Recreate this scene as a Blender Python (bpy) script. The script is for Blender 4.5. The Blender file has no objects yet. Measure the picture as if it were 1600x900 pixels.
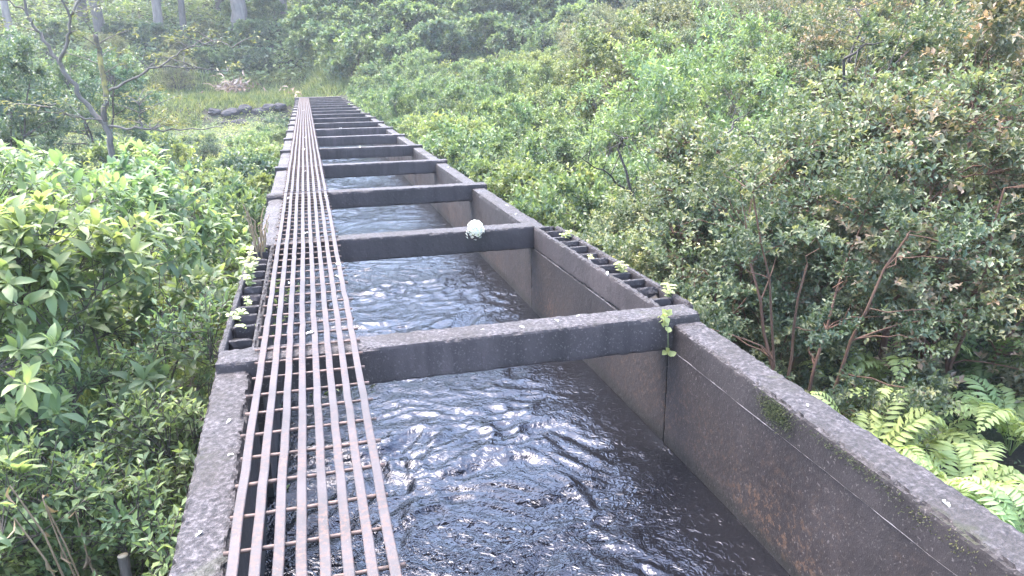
import bpy, math, random
import numpy as np
from mathutils import Matrix, Vector

SC = bpy.context.scene
COL = SC.collection
rad = math.radians

# ------------------------------------------------------------------ camera, sky, sun, exposure
cam_d = bpy.data.cameras.new('camera')
cam = bpy.data.objects.new('camera', cam_d); COL.objects.link(cam)
cam_d.sensor_width = 36.0
cam_d.lens = 36.0 * 1159.0 / 1600.0
cam_d.clip_start = 0.05
cam_d.clip_end = 2000
cr = Vector((0.96528973, -0.2607968, -0.01416922))
cu = Vector((0.086845, 0.26933054, 0.95912408))
cf = Vector((0.24632029, 0.92706315, -0.2826309))
cam.matrix_world = Matrix(((cr.x, cu.x, -cf.x, 0), (cr.y, cu.y, -cf.y, 0), (cr.z, cu.z, -cf.z, 1.55), (0, 0, 0, 1)))
SC.camera = cam

SUN_EL, SUN_AZ = 66.0, -38.0          # azimuth from +Y (away from the camera), clockwise
world = bpy.data.worlds.new('World'); SC.world = world
world.use_nodes = True
wn = world.node_tree
sky = wn.nodes.new('ShaderNodeTexSky')
sky.sky_type = 'NISHITA'
sky.sun_disc = False
sky.sun_elevation = rad(SUN_EL)
sky.sun_rotation = rad(SUN_AZ)
sky.air_density = 1.0
sky.dust_density = 2.4
sky.ozone_density = 1.0
wn.links.new(sky.outputs['Color'], wn.nodes['Background'].inputs['Color'])
wn.nodes['Background'].inputs['Strength'].default_value = 0.15

sun_d = bpy.data.lights.new('sun', 'SUN')
sun_d.energy = 1.15
sun_d.angle = rad(40)
sun_d.color = (1.0, 0.95, 0.88)
sun = bpy.data.objects.new('sun', sun_d); COL.objects.link(sun)
_d = Vector((math.sin(rad(SUN_AZ)) * math.cos(rad(SUN_EL)), math.cos(rad(SUN_AZ)) * math.cos(rad(SUN_EL)), math.sin(rad(SUN_EL))))
sun.rotation_euler = _d.to_track_quat('Z', 'Y').to_euler()

vs = SC.view_settings
SC.display_settings.display_device = 'sRGB'
vs.view_transform = 'Standard'; vs.look = 'None'; vs.gamma = 1.0; vs.use_curve_mapping = False
vs.exposure = 3.5
try:
    cy = SC.cycles
    cy.max_bounces = 7; cy.diffuse_bounces = 5; cy.glossy_bounces = 3; cy.transmission_bounces = 4
    cy.transparent_max_bounces = 4; cy.volume_bounces = 1
    cy.use_denoising = True
    cy.caustics_reflective = False; cy.caustics_refractive = False
    cy.sample_clamp_indirect = 6.0
except Exception:
    pass

# ------------------------------------------------------------------ numeric helpers
def _hash(ix, iy, iz, seed):
    n = (ix.astype(np.int64) * 374761393 + iy.astype(np.int64) * 668265263 + iz.astype(np.int64) * 2147483647 + seed * 1274126177) & 0xFFFFFFFF
    n = ((n ^ (n >> 13)) * 1274126177) & 0xFFFFFFFF
    n = (n ^ (n >> 16)) & 0xFFFFFFFF
    return n / 4294967295.0

def vnoise(P, scale=1.0, seed=0):
    """value noise, -1..1, P is (n,3)"""
    p = np.asarray(P, float) * scale
    i = np.floor(p).astype(np.int64); f = p - i
    f = f * f * f * (f * (f * 6 - 15) + 10)
    r = 0
    for dx in (0, 1):
        wx = f[:, 0] if dx else 1 - f[:, 0]
        for dy in (0, 1):
            wy = f[:, 1] if dy else 1 - f[:, 1]
            for dz in (0, 1):
                wz = f[:, 2] if dz else 1 - f[:, 2]
                r = r + wx * wy * wz * _hash(i[:, 0] + dx, i[:, 1] + dy, i[:, 2] + dz, seed)
    return r * 2 - 1

def fbm(P, scale, octaves=4, seed=0, gain=0.5):
    a, s, r = 1.0, scale, 0
    for k in range(octaves):
        r = r + a * vnoise(P, s, seed + k * 17); a *= gain; s *= 2.03
    return r

def unit(v):
    n = np.linalg.norm(v, axis=-1, keepdims=True)
    return v / np.maximum(n, 1e-9)

class MB:
    """collects vertices and faces (triangles and quads) for ONE mesh"""
    def __init__(s):
        s.v, s.t, s.q, s.n = [], [], [], 0
        s.at, s.aq = [], []           # per-face age
    def add(s, V, T=None, Q=None, age_t=None, age_q=None):
        V = np.asarray(V, float).reshape(-1, 3)
        if T is not None and len(T):
            T = np.asarray(T, np.int64).reshape(-1, 3); s.t.append(T + s.n)
            s.at.append(np.zeros(len(T)) if age_t is None else age_t)
        if Q is not None and len(Q):
            Q = np.asarray(Q, np.int64).reshape(-1, 4); s.q.append(Q + s.n)
            s.aq.append(np.zeros(len(Q)) if age_q is None else age_q)
        s.v.append(V); s.n += len(V)
    def mesh(s, name, mat, smooth=True, age=False):
        me = bpy.data.meshes.new(name)
        V = np.concatenate(s.v) if s.v else np.zeros((0, 3))
        T = np.concatenate(s.t) if s.t else np.zeros((0, 3), np.int64)
        Q = np.concatenate(s.q) if s.q else np.zeros((0, 4), np.int64)
        me.vertices.add(len(V)); me.vertices.foreach_set('co', V.astype(np.float32).ravel())
        loops = np.concatenate([T.ravel(), Q.ravel()]).astype(np.int32)
        nf = len(T) + len(Q)
        me.loops.add(len(loops)); me.loops.foreach_set('vertex_index', loops)
        starts = np.concatenate([np.arange(len(T)) * 3, len(T) * 3 + np.arange(len(Q)) * 4]).astype(np.int32)
        me.polygons.add(nf); me.polygons.foreach_set('loop_start', starts)
        me.polygons.foreach_set('use_smooth', np.full(nf, smooth))
        if age:
            A = np.concatenate((s.at or [np.zeros(0)]) + (s.aq or [np.zeros(0)]))
            at = me.attributes.new('age', 'FLOAT', 'FACE')
            at.data.foreach_set('value', A.astype(np.float32))
        me.update(calc_edges=True); me.validate()
        if mat: me.materials.append(mat)
        return me

def obj(name, me, parent=None, loc=None):
    o = bpy.data.objects.new(name, me); COL.objects.link(o)
    if parent is not None: o.parent = parent
    if loc is not None: o.location = loc
    return o

def tag(o, label=None, cat=None, group=None, kind=None):
    if label: o['label'] = label
    if cat: o['category'] = cat
    if group: o['group'] = group
    if kind: o['kind'] = kind
    return o

def empty(name, loc, label, cat, group=None, rz=0.0, sc=1.0):
    o = bpy.data.objects.new(name, None); COL.objects.link(o)
    o.empty_display_size = 0.2
    o.location = loc; o.rotation_euler = (0, 0, rz)
    o.scale = (sc, sc, sc) if not isinstance(sc, tuple) else sc
    return tag(o, label, cat, group)

def tube(mb, pts, radii, sides=6, cap=True):
    pts = np.asarray(pts, float); n = len(pts)
    radii = np.broadcast_to(np.asarray(radii, float), (n,))
    tg = unit(np.gradient(pts, axis=0))
    ref = np.array([0, 0, 1.0]) if abs(tg[0, 2]) < 0.9 else np.array([1.0, 0, 0])
    a = unit(np.cross(tg, ref)); b = np.cross(tg, a)
    ang = np.arange(sides) * 2 * np.pi / sides
    V = pts[:, None, :] + radii[:, None, None] * (np.cos(ang)[None, :, None] * a[:, None, :] + np.sin(ang)[None, :, None] * b[:, None, :])
    V = V.reshape(-1, 3)
    i = np.arange(n - 1)[:, None] * sides; j = np.arange(sides)[None, :]; k = (j + 1) % sides
    Q = np.stack([i + j, i + k, i + sides + k, i + sides + j], -1).reshape(-1, 4)
    T = []
    if cap:
        V = np.concatenate([V, pts[:1], pts[-1:]])
        c0, c1 = n * sides, n * sides + 1
        for s_ in range(sides):
            T.append((c0, (s_ + 1) % sides, s_)); T.append((c1, (n - 1) * sides + s_, (n - 1) * sides + (s_ + 1) % sides))
    mb.add(V, T, Q)

def bez(p0, p1, p2, n):
    t = np.linspace(0, 1, n)[:, None]
    return (1 - t) ** 2 * np.asarray(p0) + 2 * t * (1 - t) * np.asarray(p1) + t ** 2 * np.asarray(p2)

def gridface(nu, nv):
    i = np.arange(nu - 1)[:, None] * nv; j = np.arange(nv - 1)[None, :]
    return np.stack([i + j, i + nv + j, i + nv + j + 1, i + j + 1], -1).reshape(-1, 4)

def rough_box(mb, lo, hi, step, amp=0.004, seed=0, chip=0.012, warp=None):
    """a box of weathered concrete: fine faces moved by noise, arrises chipped"""
    lo = np.array(lo, float); hi = np.array(hi, float); c = (lo + hi) / 2
    step = np.broadcast_to(np.asarray(step, float), (3,))
    nn = [max(2, int(round((hi[k] - lo[k]) / step[k])) + 1) for k in range(3)]
    ax = [np.linspace(lo[k], hi[k], nn[k]) for k in range(3)]
    for k in range(3):
        u, v = (k + 1) % 3, (k + 2) % 3
        U, W = np.meshgrid(ax[u], ax[v], indexing='ij')
        for s_ in (0, 1):
            P = np.zeros((U.size, 3)); P[:, u] = U.ravel(); P[:, v] = W.ravel(); P[:, k] = (lo, hi)[s_][k]
            Q = gridface(nn[u], nn[v])
            if s_ == 0: Q = Q[:, ::-1]
            d = np.minimum(np.abs(P - lo), np.abs(P - hi))      # distance to each pair of faces
            near = np.sort(d, axis=1)
            edge = np.clip(1 - near[:, 1] / 0.022, 0, 1)        # on an arris
            n1 = 0.35 * fbm(P, 5, 2, seed) + 0.65 * fbm(P, 38, 2, seed + 3); n2 = np.clip(0.5 * fbm(P, 7, 2, seed + 5) + 0.7 * fbm(P, 30, 2, seed + 7) + 0.25, 0, 1.2)
            outward = np.where(d < 0.03, np.sign(P - c), 0.0)
            P = P + outward * (amp * n1[:, None] * np.array([0.3, 0.3, 1.0]) - (edge * chip * (0.35 + n2))[:, None])
            if warp: P = warp(P)
            mb.add(P, None, Q)
    return mb

def box(mb, lo, hi):
    x0, y0, z0 = lo; x1, y1, z1 = hi
    V = [(x0, y0, z0), (x1, y0, z0), (x1, y1, z0), (x0, y1, z0), (x0, y0, z1), (x1, y0, z1), (x1, y1, z1), (x0, y1, z1)]
    mb.add(V, None, [(0, 3, 2, 1), (4, 5, 6, 7), (0, 1, 5, 4), (1, 2, 6, 5), (2, 3, 7, 6), (3, 0, 4, 7)])

# ------------------------------------------------------------------ materials
def nmat(name):
    m = bpy.data.materials.new(name); m.use_nodes = True
    nt = m.node_tree
    return m, nt, nt.nodes['Principled BSDF']

def node(nt, kind, **kw):
    n = nt.nodes.new(kind)
    for k, v in kw.items():
        if k in n.inputs: n.inputs[k].default_value = v
        else: setattr(n, k, v)
    return n

def ramp(nt, fac, stops):
    r = nt.nodes.new('ShaderNodeValToRGB')
    e = r.color_ramp.elements
    while len(e) < len(stops): e.new(0.5)
    for i, (p, c) in enumerate(stops):
        e[i].position = p; e[i].color = (*c, 1) if len(c) == 3 else c
    nt.links.new(fac, r.inputs['Fac'])
    return r.outputs['Color']

def mixc(nt, fac, a, b, mode='MIX'):
    m = nt.nodes.new('ShaderNodeMix'); m.data_type = 'RGBA'; m.blend_type = mode
    for s_, x in (('Factor', fac), ('A', a), ('B', b)):
        sock = [q for q in m.inputs if q.name == s_ and (q.type == 'RGBA' if s_ != 'Factor' else q.type == 'VALUE')][0]
        if hasattr(x, 'links'): nt.links.new(x, sock)
        else: sock.default_value = (*x, 1) if isinstance(x, tuple) and len(x) == 3 else x
    return [q for q in m.outputs if q.type == 'RGBA'][0]

def noise_out(nt, scale, detail=4, rough=0.6, vec=None, distort=0.0):
    n = node(nt, 'ShaderNodeTexNoise', Scale=scale, Detail=detail, Roughness=rough, Distortion=distort)
    if vec is not None: nt.links.new(vec, n.inputs['Vector'])
    return n.outputs['Fac']

def geo_pos(nt):
    return nt.nodes.new('ShaderNodeNewGeometry').outputs['Position']

def leaf_mat(name, old, mid, new, rough=0.42, trans=0.35, vary=0.35, spec=0.5, dead=None):
    m, nt, p = nmat(name)
    at = node(nt, 'ShaderNodeAttribute', attribute_name='age')
    c = ramp(nt, at.outputs['Fac'], [(0.0, old), (0.45, mid), (0.8, new), (1.0, new)])
    pos = geo_pos(nt)
    n = noise_out(nt, 0.55, 3, 0.6, pos)
    c = mixc(nt, ramp(nt, n, [(0.35, (0, 0, 0)), (0.65, (1, 1, 1))]), mixc(nt, 1.0, c, (0.72, 0.85, 0.85), 'MULTIPLY'), mixc(nt, 1.0, c, (1.3, 1.15, 0.9), 'MULTIPLY'))
    oi = nt.nodes.new('ShaderNodeObjectInfo')
    hs = node(nt, 'ShaderNodeHueSaturation', Saturation=0.84)
    mr = node(nt, 'ShaderNodeMapRange'); nt.links.new(oi.outputs['Random'], mr.inputs['Value'])
    mr.inputs['To Min'].default_value = 1 - vary; mr.inputs['To Max'].default_value = 1 + vary
    nt.links.new(mr.outputs['Result'], hs.inputs['Value']); nt.links.new(c, hs.inputs['Color'])
    c = hs.outputs['Color']
    nt.links.new(c, p.inputs['Base Color'])
    p.inputs['Roughness'].default_value = rough
    p.inputs['Specular IOR Level'].default_value = spec
    tr = nt.nodes.new('ShaderNodeBsdfTranslucent')
    tc = mixc(nt, 1.0, c, (1.2, 1.25, 0.72), 'MULTIPLY')
    nt.links.new(tc, tr.inputs['Color'])
    mx = node(nt, 'ShaderNodeMixShader'); mx.inputs[0].default_value = trans
    nt.links.new(p.outputs[0], mx.inputs[1]); nt.links.new(tr.outputs[0], mx.inputs[2])
    nt.links.new(mx.outputs[0], nt.nodes['Material Output'].inputs['Surface'])
    return m

def bark_mat(name, a, b, scale=9.0, moss=None):
    m, nt, p = nmat(name)
    pos = geo_pos(nt)
    mp = node(nt, 'ShaderNodeMapping'); mp.inputs['Scale'].default_value = (1, 1, 0.3); nt.links.new(pos, mp.inputs['Vector'])
    c = ramp(nt, noise_out(nt, scale, 5, 0.65, mp.outputs[0]), [(0.3, a), (0.7, b)])
    if moss:
        c = mixc(nt, ramp(nt, noise_out(nt, 2.2, 4, 0.6, pos), [(0.48, (0, 0, 0)), (0.6, (1, 1, 1))]), c, moss)
    nt.links.new(c, p.inputs['Base Color']); p.inputs['Roughness'].default_value = 0.85
    bp = node(nt, 'ShaderNodeBump', Strength=0.5, Distance=0.02); nt.links.new(noise_out(nt, scale * 3, 4, 0.7, mp.outputs[0]), bp.inputs['Height'])
    nt.links.new(bp.outputs[0], p.inputs['Normal'])
    return m

def concrete_mat(name, face):
    """dark wet aggregate concrete; top surfaces paler and coarse, faces stained (the wall's own lime and rust)"""
    m, nt, p = nmat(name)
    pos = geo_pos(nt)
    g = nt.nodes.new('ShaderNodeNewGeometry')
    sx = node(nt, 'ShaderNodeSeparateXYZ'); nt.links.new(g.outputs['True Normal'], sx.inputs[0])
    sp = node(nt, 'ShaderNodeSeparateXYZ'); nt.links.new(pos, sp.inputs[0])
    big = noise_out(nt, 1.3, 5, 0.65, pos)
    fine = noise_out(nt, 42, 4, 0.75, pos)
    mpd = node(nt, 'ShaderNodeMapping'); mpd.inputs['Scale'].default_value = (7.0, 7.0, 0.5); nt.links.new(pos, mpd.inputs['Vector'])
    drip = noise_out(nt, 1.0, 4, 0.6, mpd.outputs[0])
    kf = 0.62 if face == 'wall' else 1.30
    # vertical faces: algae-dark with purple-grey and rusty brown
    f = ramp(nt, big, [(0.25, (0.018 * kf, 0.0142 * kf, 0.0145 * kf)), (0.5, (0.036 * kf, 0.0280 * kf, 0.0285 * kf)), (0.75, (0.063 * kf, 0.049 * kf, 0.049 * kf))])
    f = mixc(nt, ramp(nt, drip, [(0.42, (0, 0, 0)), (0.72, (0.75, 0.75, 0.75))]), f, (0.018, 0.0145, 0.0145))
    if face == 'wall':
        low = node(nt, 'ShaderNodeMapRange'); nt.links.new(sp.outputs['Z'], low.inputs['Value'])
        low.inputs['From Min'].default_value = -0.25; low.inputs['From Max'].default_value = -0.75
        rust = ramp(nt, noise_out(nt, 22, 5, 0.8, pos), [(0.52, (0, 0, 0)), (0.60, (1, 1, 1))])
        bigr = ramp(nt, noise_out(nt, 0.9, 3, 0.6, pos, 0.4), [(0.38, (0, 0, 0)), (0.6, (1, 1, 1))])
        k = node(nt, 'ShaderNodeMath', operation='MULTIPLY'); nt.links.new(rust, k.inputs[0]); nt.links.new(low.outputs[0], k.inputs[1])
        k2 = node(nt, 'ShaderNodeMath', operation='MULTIPLY'); nt.links.new(k.outputs[0], k2.inputs[0]); nt.links.new(bigr, k2.inputs[1])
        f = mixc(nt, k2.outputs[0], f, (0.10, 0.058, 0.036))
        wet = node(nt, 'ShaderNodeMapRange'); nt.links.new(sp.outputs['Z'], wet.inputs['Value'])  # wall is wet here; the water's dark reflection is also painted into the band
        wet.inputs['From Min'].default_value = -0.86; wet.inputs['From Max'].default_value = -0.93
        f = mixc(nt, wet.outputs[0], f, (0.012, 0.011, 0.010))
    # pale aggregate specks
    f = mixc(nt, ramp(nt, noise_out(nt, 75, 2, 0.5, pos), [(0.62, (0, 0, 0)), (0.72, (0.8, 0.8, 0.8))]), f, (0.12, 0.10, 0.095))
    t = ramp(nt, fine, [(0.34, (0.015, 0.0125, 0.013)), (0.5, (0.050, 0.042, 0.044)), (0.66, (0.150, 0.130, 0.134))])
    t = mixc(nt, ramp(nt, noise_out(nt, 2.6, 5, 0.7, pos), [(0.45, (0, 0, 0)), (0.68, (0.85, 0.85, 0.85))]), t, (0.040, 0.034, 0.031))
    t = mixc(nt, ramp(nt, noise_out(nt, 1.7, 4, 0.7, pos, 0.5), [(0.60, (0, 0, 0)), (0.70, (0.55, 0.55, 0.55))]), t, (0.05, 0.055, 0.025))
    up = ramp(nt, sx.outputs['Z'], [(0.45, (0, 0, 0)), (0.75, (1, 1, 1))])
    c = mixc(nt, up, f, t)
    oi = nt.nodes.new('ShaderNodeObjectInfo'); mrr = node(nt, 'ShaderNodeMapRange'); nt.links.new(oi.outputs['Random'], mrr.inputs['Value'])
    mrr.inputs['To Min'].default_value = 0.82; mrr.inputs['To Max'].default_value = 1.22
    hv = node(nt, 'ShaderNodeHueSaturation'); nt.links.new(mrr.outputs[0], hv.inputs['Value']); nt.links.new(c, hv.inputs['Color']); c = hv.outputs['Color']
    nt.links.new(c, p.inputs['Base Color'])
    nt.links.new(ramp(nt, big, [(0.3, (0.45, 0.45, 0.45)), (0.7, (0.85, 0.85, 0.85))]), p.inputs['Roughness'])
    p.inputs['Specular IOR Level'].default_value = 0.35
    bp = node(nt, 'ShaderNodeBump', Strength=1.0, Distance=0.016)
    ad = node(nt, 'ShaderNodeMath', operation='ADD'); nt.links.new(fine, ad.inputs[0]); nt.links.new(noise_out(nt, 130, 3, 0.7, pos), ad.inputs[1])
    nt.links.new(ad.outputs[0], bp.inputs['Height'])
    nt.links.new(ramp(nt, sx.outputs['Z'], [(0.45, (0.26, 0.26, 0.26)), (0.75, (1, 1, 1))]), bp.inputs['Strength'])
    nt.links.new(bp.outputs[0], p.inputs['Normal'])
    return m

def plain(name, col, rough=0.7, var=0.25, scale=8.0):
    m, nt, p = nmat(name)
    c = ramp(nt, noise_out(nt, scale, 4, 0.6, geo_pos(nt)), [(0.3, tuple(x * (1 - var) for x in col)), (0.7, tuple(min(1, x * (1 + var)) for x in col))])
    nt.links.new(c, p.inputs['Base Color']); p.inputs['Roughness'].default_value = rough
    return m

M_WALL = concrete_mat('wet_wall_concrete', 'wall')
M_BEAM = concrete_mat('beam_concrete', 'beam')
M_LIME = plain('lime_line', (0.10, 0.092, 0.095), 0.8, 0.7, 25)
M_MOSS = leaf_mat('moss_green', (0.030, 0.032, 0.010), (0.055, 0.058, 0.016), (0.085, 0.085, 0.022), 0.9, 0.1, 0.1)

def steel_mat():
    m, nt, p = nmat('rusted_steel')
    pos = geo_pos(nt)
    c = ramp(nt, noise_out(nt, 3.5, 5, 0.6, pos), [(0.3, (0.021, 0.0155, 0.0165)), (0.7, (0.050, 0.039, 0.041))])
    pt = ramp(nt, noise_out(nt, 1.6, 4, 0.7, pos), [(0.42, (0.12, 0.12, 0.12)), (0.66, (1, 1, 1))])
    c = mixc(nt, mixc(nt, 1.0, ramp(nt, noise_out(nt, 38, 4, 0.7, pos), [(0.47, (0, 0, 0)), (0.60, (1, 1, 1))]), pt, 'MULTIPLY'), c, (0.088, 0.042, 0.028))
    c = mixc(nt, ramp(nt, noise_out(nt, 90, 2, 0.6, pos), [(0.68, (0, 0, 0)), (0.74, (0.8, 0.8, 0.8))]), c, (0.17, 0.11, 0.085))
    nt.links.new(c, p.inputs['Base Color'])
    p.inputs['Metallic'].default_value = 0.15; p.inputs['Roughness'].default_value = 0.55
    bp = node(nt, 'ShaderNodeBump', Strength=0.4, Distance=0.003); nt.links.new(noise_out(nt, 60, 4, 0.7, pos), bp.inputs['Height'])
    nt.links.new(bp.outputs[0], p.inputs['Normal'])
    return m
M_STEEL = steel_mat()
M_ROD = plain('rusted_rod', (0.10, 0.062, 0.050), 0.7, 0.75, 26)

def water_mat():
    m, nt, p = nmat('dark_running_water')
    pos = geo_pos(nt)
    p.inputs['Base Color'].default_value = (0.0035, 0.0035, 0.0048, 1)
    p.inputs['Roughness'].default_value = 0.09
    p.inputs['IOR'].default_value = 1.34
    p.inputs['Specular IOR Level'].default_value = 1.0
    p.inputs['Specular Tint'].default_value = (0.86, 0.85, 1.0, 1)  # lavender of the reflected sky painted in through the tint
    b1 = node(nt, 'ShaderNodeBump', Strength=0.4, Distance=0.02); nt.links.new(noise_out(nt, 17, 2, 0.5, pos, 2.0), b1.inputs['Height'])
    nt.links.new(b1.outputs[0], p.inputs['Normal'])
    return m
M_WATER = water_mat()

def ground_mat():
    m, nt, p = nmat('leaf_litter_soil')
    pos = geo_pos(nt)
    c = ramp(nt, noise_out(nt, 6, 6, 0.7, pos), [(0.3, (0.018, 0.016, 0.012)), (0.55, (0.045, 0.038, 0.026)), (0.75, (0.08, 0.065, 0.045))])
    c = mixc(nt, ramp(nt, noise_out(nt, 0.8, 5, 0.7, pos), [(0.42, (0, 0, 0)), (0.55, (1, 1, 1))]), c, (0.035, 0.055, 0.018))
    nt.links.new(c, p.inputs['Base Color']); p.inputs['Roughness'].default_value = 0.95
    bp = node(nt, 'ShaderNodeBump', Strength=0.8, Distance=0.1); nt.links.new(noise_out(nt, 7, 6, 0.7, pos), bp.inputs['Height'])
    nt.links.new(bp.outputs[0], p.inputs['Normal'])
    return m

# ------------------------------------------------------------------ the ground
KL = np.array([(-300, -2.6), (4, -2.7), (10, -2.7), (20, -2.3), (35, -2.3), (48, -2.1), (53, -2.0), (55.0, -0.6), (56.5, -0.15), (61, 0.2), (66, 3.0), (70, 4.8), (80, 8.2), (100, 13.5), (130, 18), (400, 21)])
KR = np.array([(-300, -1.9), (4, -2.0), (8, -2.4), (14, -2.3), (30, -2.0), (44, -1.3), (52, -0.2), (56, 1.0), (62, 4.6), (70, 8.6), (80, 11.5), (100, 15.5), (130, 19), (400, 22)])
def ground_z(x, y):
    x = np.asarray(x, float); y = np.asarray(y, float)
    x, y = np.broadcast_arrays(x, y)
    hl = np.interp(y, KL[:, 0], KL[:, 1]) - np.clip(-x - 2, 0, 14) * 0.13 * np.clip((52 - y) / 10, 0, 1)
    hr = np.interp(y, KR[:, 0], KR[:, 1]) + np.clip(x - 5, 0, 28) * 0.17 * np.clip((75 - y) / 30, 0.25, 1)
    t = np.clip((x + 0.6) / 3.0, 0, 1); t = t * t * (3 - 2 * t)
    h = hl * (1 - t) + hr * t
    P = np.stack([x.ravel(), y.ravel(), np.zeros(x.size)], -1)
    h = h + (fbm(P, 0.16, 4, 3) * 0.22).reshape(x.shape) * np.clip(np.abs(x - 0.9) / 3, 0.2, 1)
    under = np.clip(1 - (np.abs(x - 0.9) - 1.9) / 1.0, 0, 1) * np.clip((50.5 - y) / 1.5, 0, 1)
    h = h * (1 - under) + np.minimum(h, -1.9) * under
    return h

xs = np.concatenate([np.linspace(-250, -62, 10), np.arange(-60, 80, 0.7), np.linspace(82, 250, 10)])
ys = np.concatenate([np.linspace(-200, -22, 10), np.arange(-20, 105, 0.7), np.linspace(107, 300, 12)])
GX, GY = np.meshgrid(xs, ys, indexing='ij')
mb = MB()
mb.add(np.stack([GX, GY, ground_z(GX, GY)], -1).reshape(-1, 3), None, gridface(len(xs), len(ys)))
tag(obj('ground', mb.mesh('ground', ground_mat())), kind='structure')

# the damp air of the gulch
m_h = bpy.data.materials.new('damp_air'); m_h.use_nodes = True
_nt = m_h.node_tree; _nt.nodes.remove(_nt.nodes['Principled BSDF'])
pv = _nt.nodes.new('ShaderNodeVolumePrincipled'); pv.inputs['Color'].default_value = (0.93, 0.95, 1.0, 1); pv.inputs['Density'].default_value = 0.0007
_nt.links.new(pv.outputs[0], _nt.nodes['Material Output'].inputs['Volume'])
mb = MB(); box(mb, (-262, -212, -9.5), (262, 312, 44))
tag(obj('haze', mb.mesh('haze', m_h, False)), 'thin damp haze filling the gulch', kind='stuff')

# ------------------------------------------------------------------ the flume
flume = empty('concrete_flume', (0.9, 24.0, -1.75), 'long dark weathered concrete flume carrying running water, tied by a row of crossbeams', 'flume')
def fpart(name, mb, mat, smooth=False):
    me = mb.mesh(name, mat, smooth)
    o = obj(name, me, flume); o.location = (-0.9, -24.0, 1.75)
    return o

BY = [4.22, 7.32, 10.42, 13.6, 16.65, 19.72, 22.5, 25.2, 27.9, 30.55, 33.2, 35.9, 38.6, 41.3, 43.9, 46.4, 48.8]
BT = 0.235
ZB, ZBB, ZW = -0.030, -0.268, -0.088
def warp_r(P):
    P = P.copy()
    k = np.clip((P[:, 1] - 1.4) / 2.8, 0, 1) * (P[:, 1] < 4.6)
    P[:, 0] += (k - 0.45) * 0.06 * (P[:, 1] < 4.6)
    return P
def warp_m(P):
    P = P.copy(); P[:, 0] += 0.036 * np.clip(1 - (P[:, 1] - 4.25) / 3.05, 0, 1); return P
def warp_l(P):
    P = P.copy()
    k = np.clip((P[:, 1] - 2.3) / 1.9, -0.6, 1.0) * (P[:, 1] < 4.6)
    P[:, 0] -= k * 0.045
    return P
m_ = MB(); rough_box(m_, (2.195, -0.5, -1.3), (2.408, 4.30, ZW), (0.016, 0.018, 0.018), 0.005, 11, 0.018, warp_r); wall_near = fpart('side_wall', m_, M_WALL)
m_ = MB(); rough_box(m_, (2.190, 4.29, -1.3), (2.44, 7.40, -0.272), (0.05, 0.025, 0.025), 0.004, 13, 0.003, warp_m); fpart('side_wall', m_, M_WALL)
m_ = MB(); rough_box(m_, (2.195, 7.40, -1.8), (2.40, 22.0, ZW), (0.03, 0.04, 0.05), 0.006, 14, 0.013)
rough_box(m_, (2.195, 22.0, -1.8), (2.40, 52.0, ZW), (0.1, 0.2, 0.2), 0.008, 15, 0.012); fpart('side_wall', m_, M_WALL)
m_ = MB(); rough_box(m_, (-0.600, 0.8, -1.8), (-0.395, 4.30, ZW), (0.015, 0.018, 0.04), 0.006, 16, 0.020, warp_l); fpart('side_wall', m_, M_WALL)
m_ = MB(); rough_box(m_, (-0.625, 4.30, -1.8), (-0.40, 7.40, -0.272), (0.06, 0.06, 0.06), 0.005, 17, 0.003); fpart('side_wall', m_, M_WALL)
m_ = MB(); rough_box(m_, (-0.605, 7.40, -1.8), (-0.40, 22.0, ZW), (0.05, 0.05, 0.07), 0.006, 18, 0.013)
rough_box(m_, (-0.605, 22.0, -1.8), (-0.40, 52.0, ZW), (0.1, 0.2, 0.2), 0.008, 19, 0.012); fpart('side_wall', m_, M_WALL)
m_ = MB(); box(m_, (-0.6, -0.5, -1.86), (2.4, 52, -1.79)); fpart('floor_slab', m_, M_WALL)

def block_course(x_in0, x_in1, x_out0, x_out1, seed, wf=None):
    m_ = MB()
    y0, y1 = BY[0] + BT - 0.01, BY[1] + 0.01
    rough_box(m_, (x_in0, y0, -0.268), (x_in1, y1, ZB - 0.004), (0.02, 0.02, 0.02), 0.004, seed, 0.010, wf)
    rough_box(m_, (x_out0, y0, -0.268), (x_out1, y1, ZB - 0.006), (0.02, 0.02, 0.02), 0.004, seed + 1, 0.016, wf)
    n = 12
    for i in range(n + 1):
        yc = y0 + (y1 - y0) * i / n
        rough_box(m_, (x_in1 - 0.002, yc - 0.024, -0.26), (x_out0 + 0.002, yc + 0.024, ZB - 0.012 - 0.012 * (i % 3 == 1)), (0.03, 0.02, 0.04), 0.003, seed + 2 + i, 0.012, wf)
    course = fpart('hollow_block_course', m_, M_BEAM)
    m_ = MB()
    for i in range(n):
        a = y0 + (y1 - y0) * i / n + 0.022; b = y0 + (y1 - y0) * (i + 1) / n - 0.022
        X, Y = np.meshgrid(np.linspace(x_in1, x_out0, 5), np.linspace(a, b, 6), indexing='ij')
        P = np.stack([X.ravel(), Y.ravel(), np.zeros(X.size)], -1); P[:, 2] = -0.15 + 0.02 * fbm(P, 12, 3, seed + i) + 0.03 * ((i * 7 + seed) % 3)/2
        m_.add(P, None, gridface(5, 6))
    o = fpart('soil_fill', m_, M_SOIL, True); o.parent = course; o.location = (0, 0, 0)
M_SOIL = plain('dark_soil', (0.03, 0.024, 0.02), 0.95, 0.5, 30)
block_course(2.186, 2.232, 2.425, 2.470, 40, warp_m)
block_course(-0.640, -0.600, -0.452, -0.412, 70)

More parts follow.
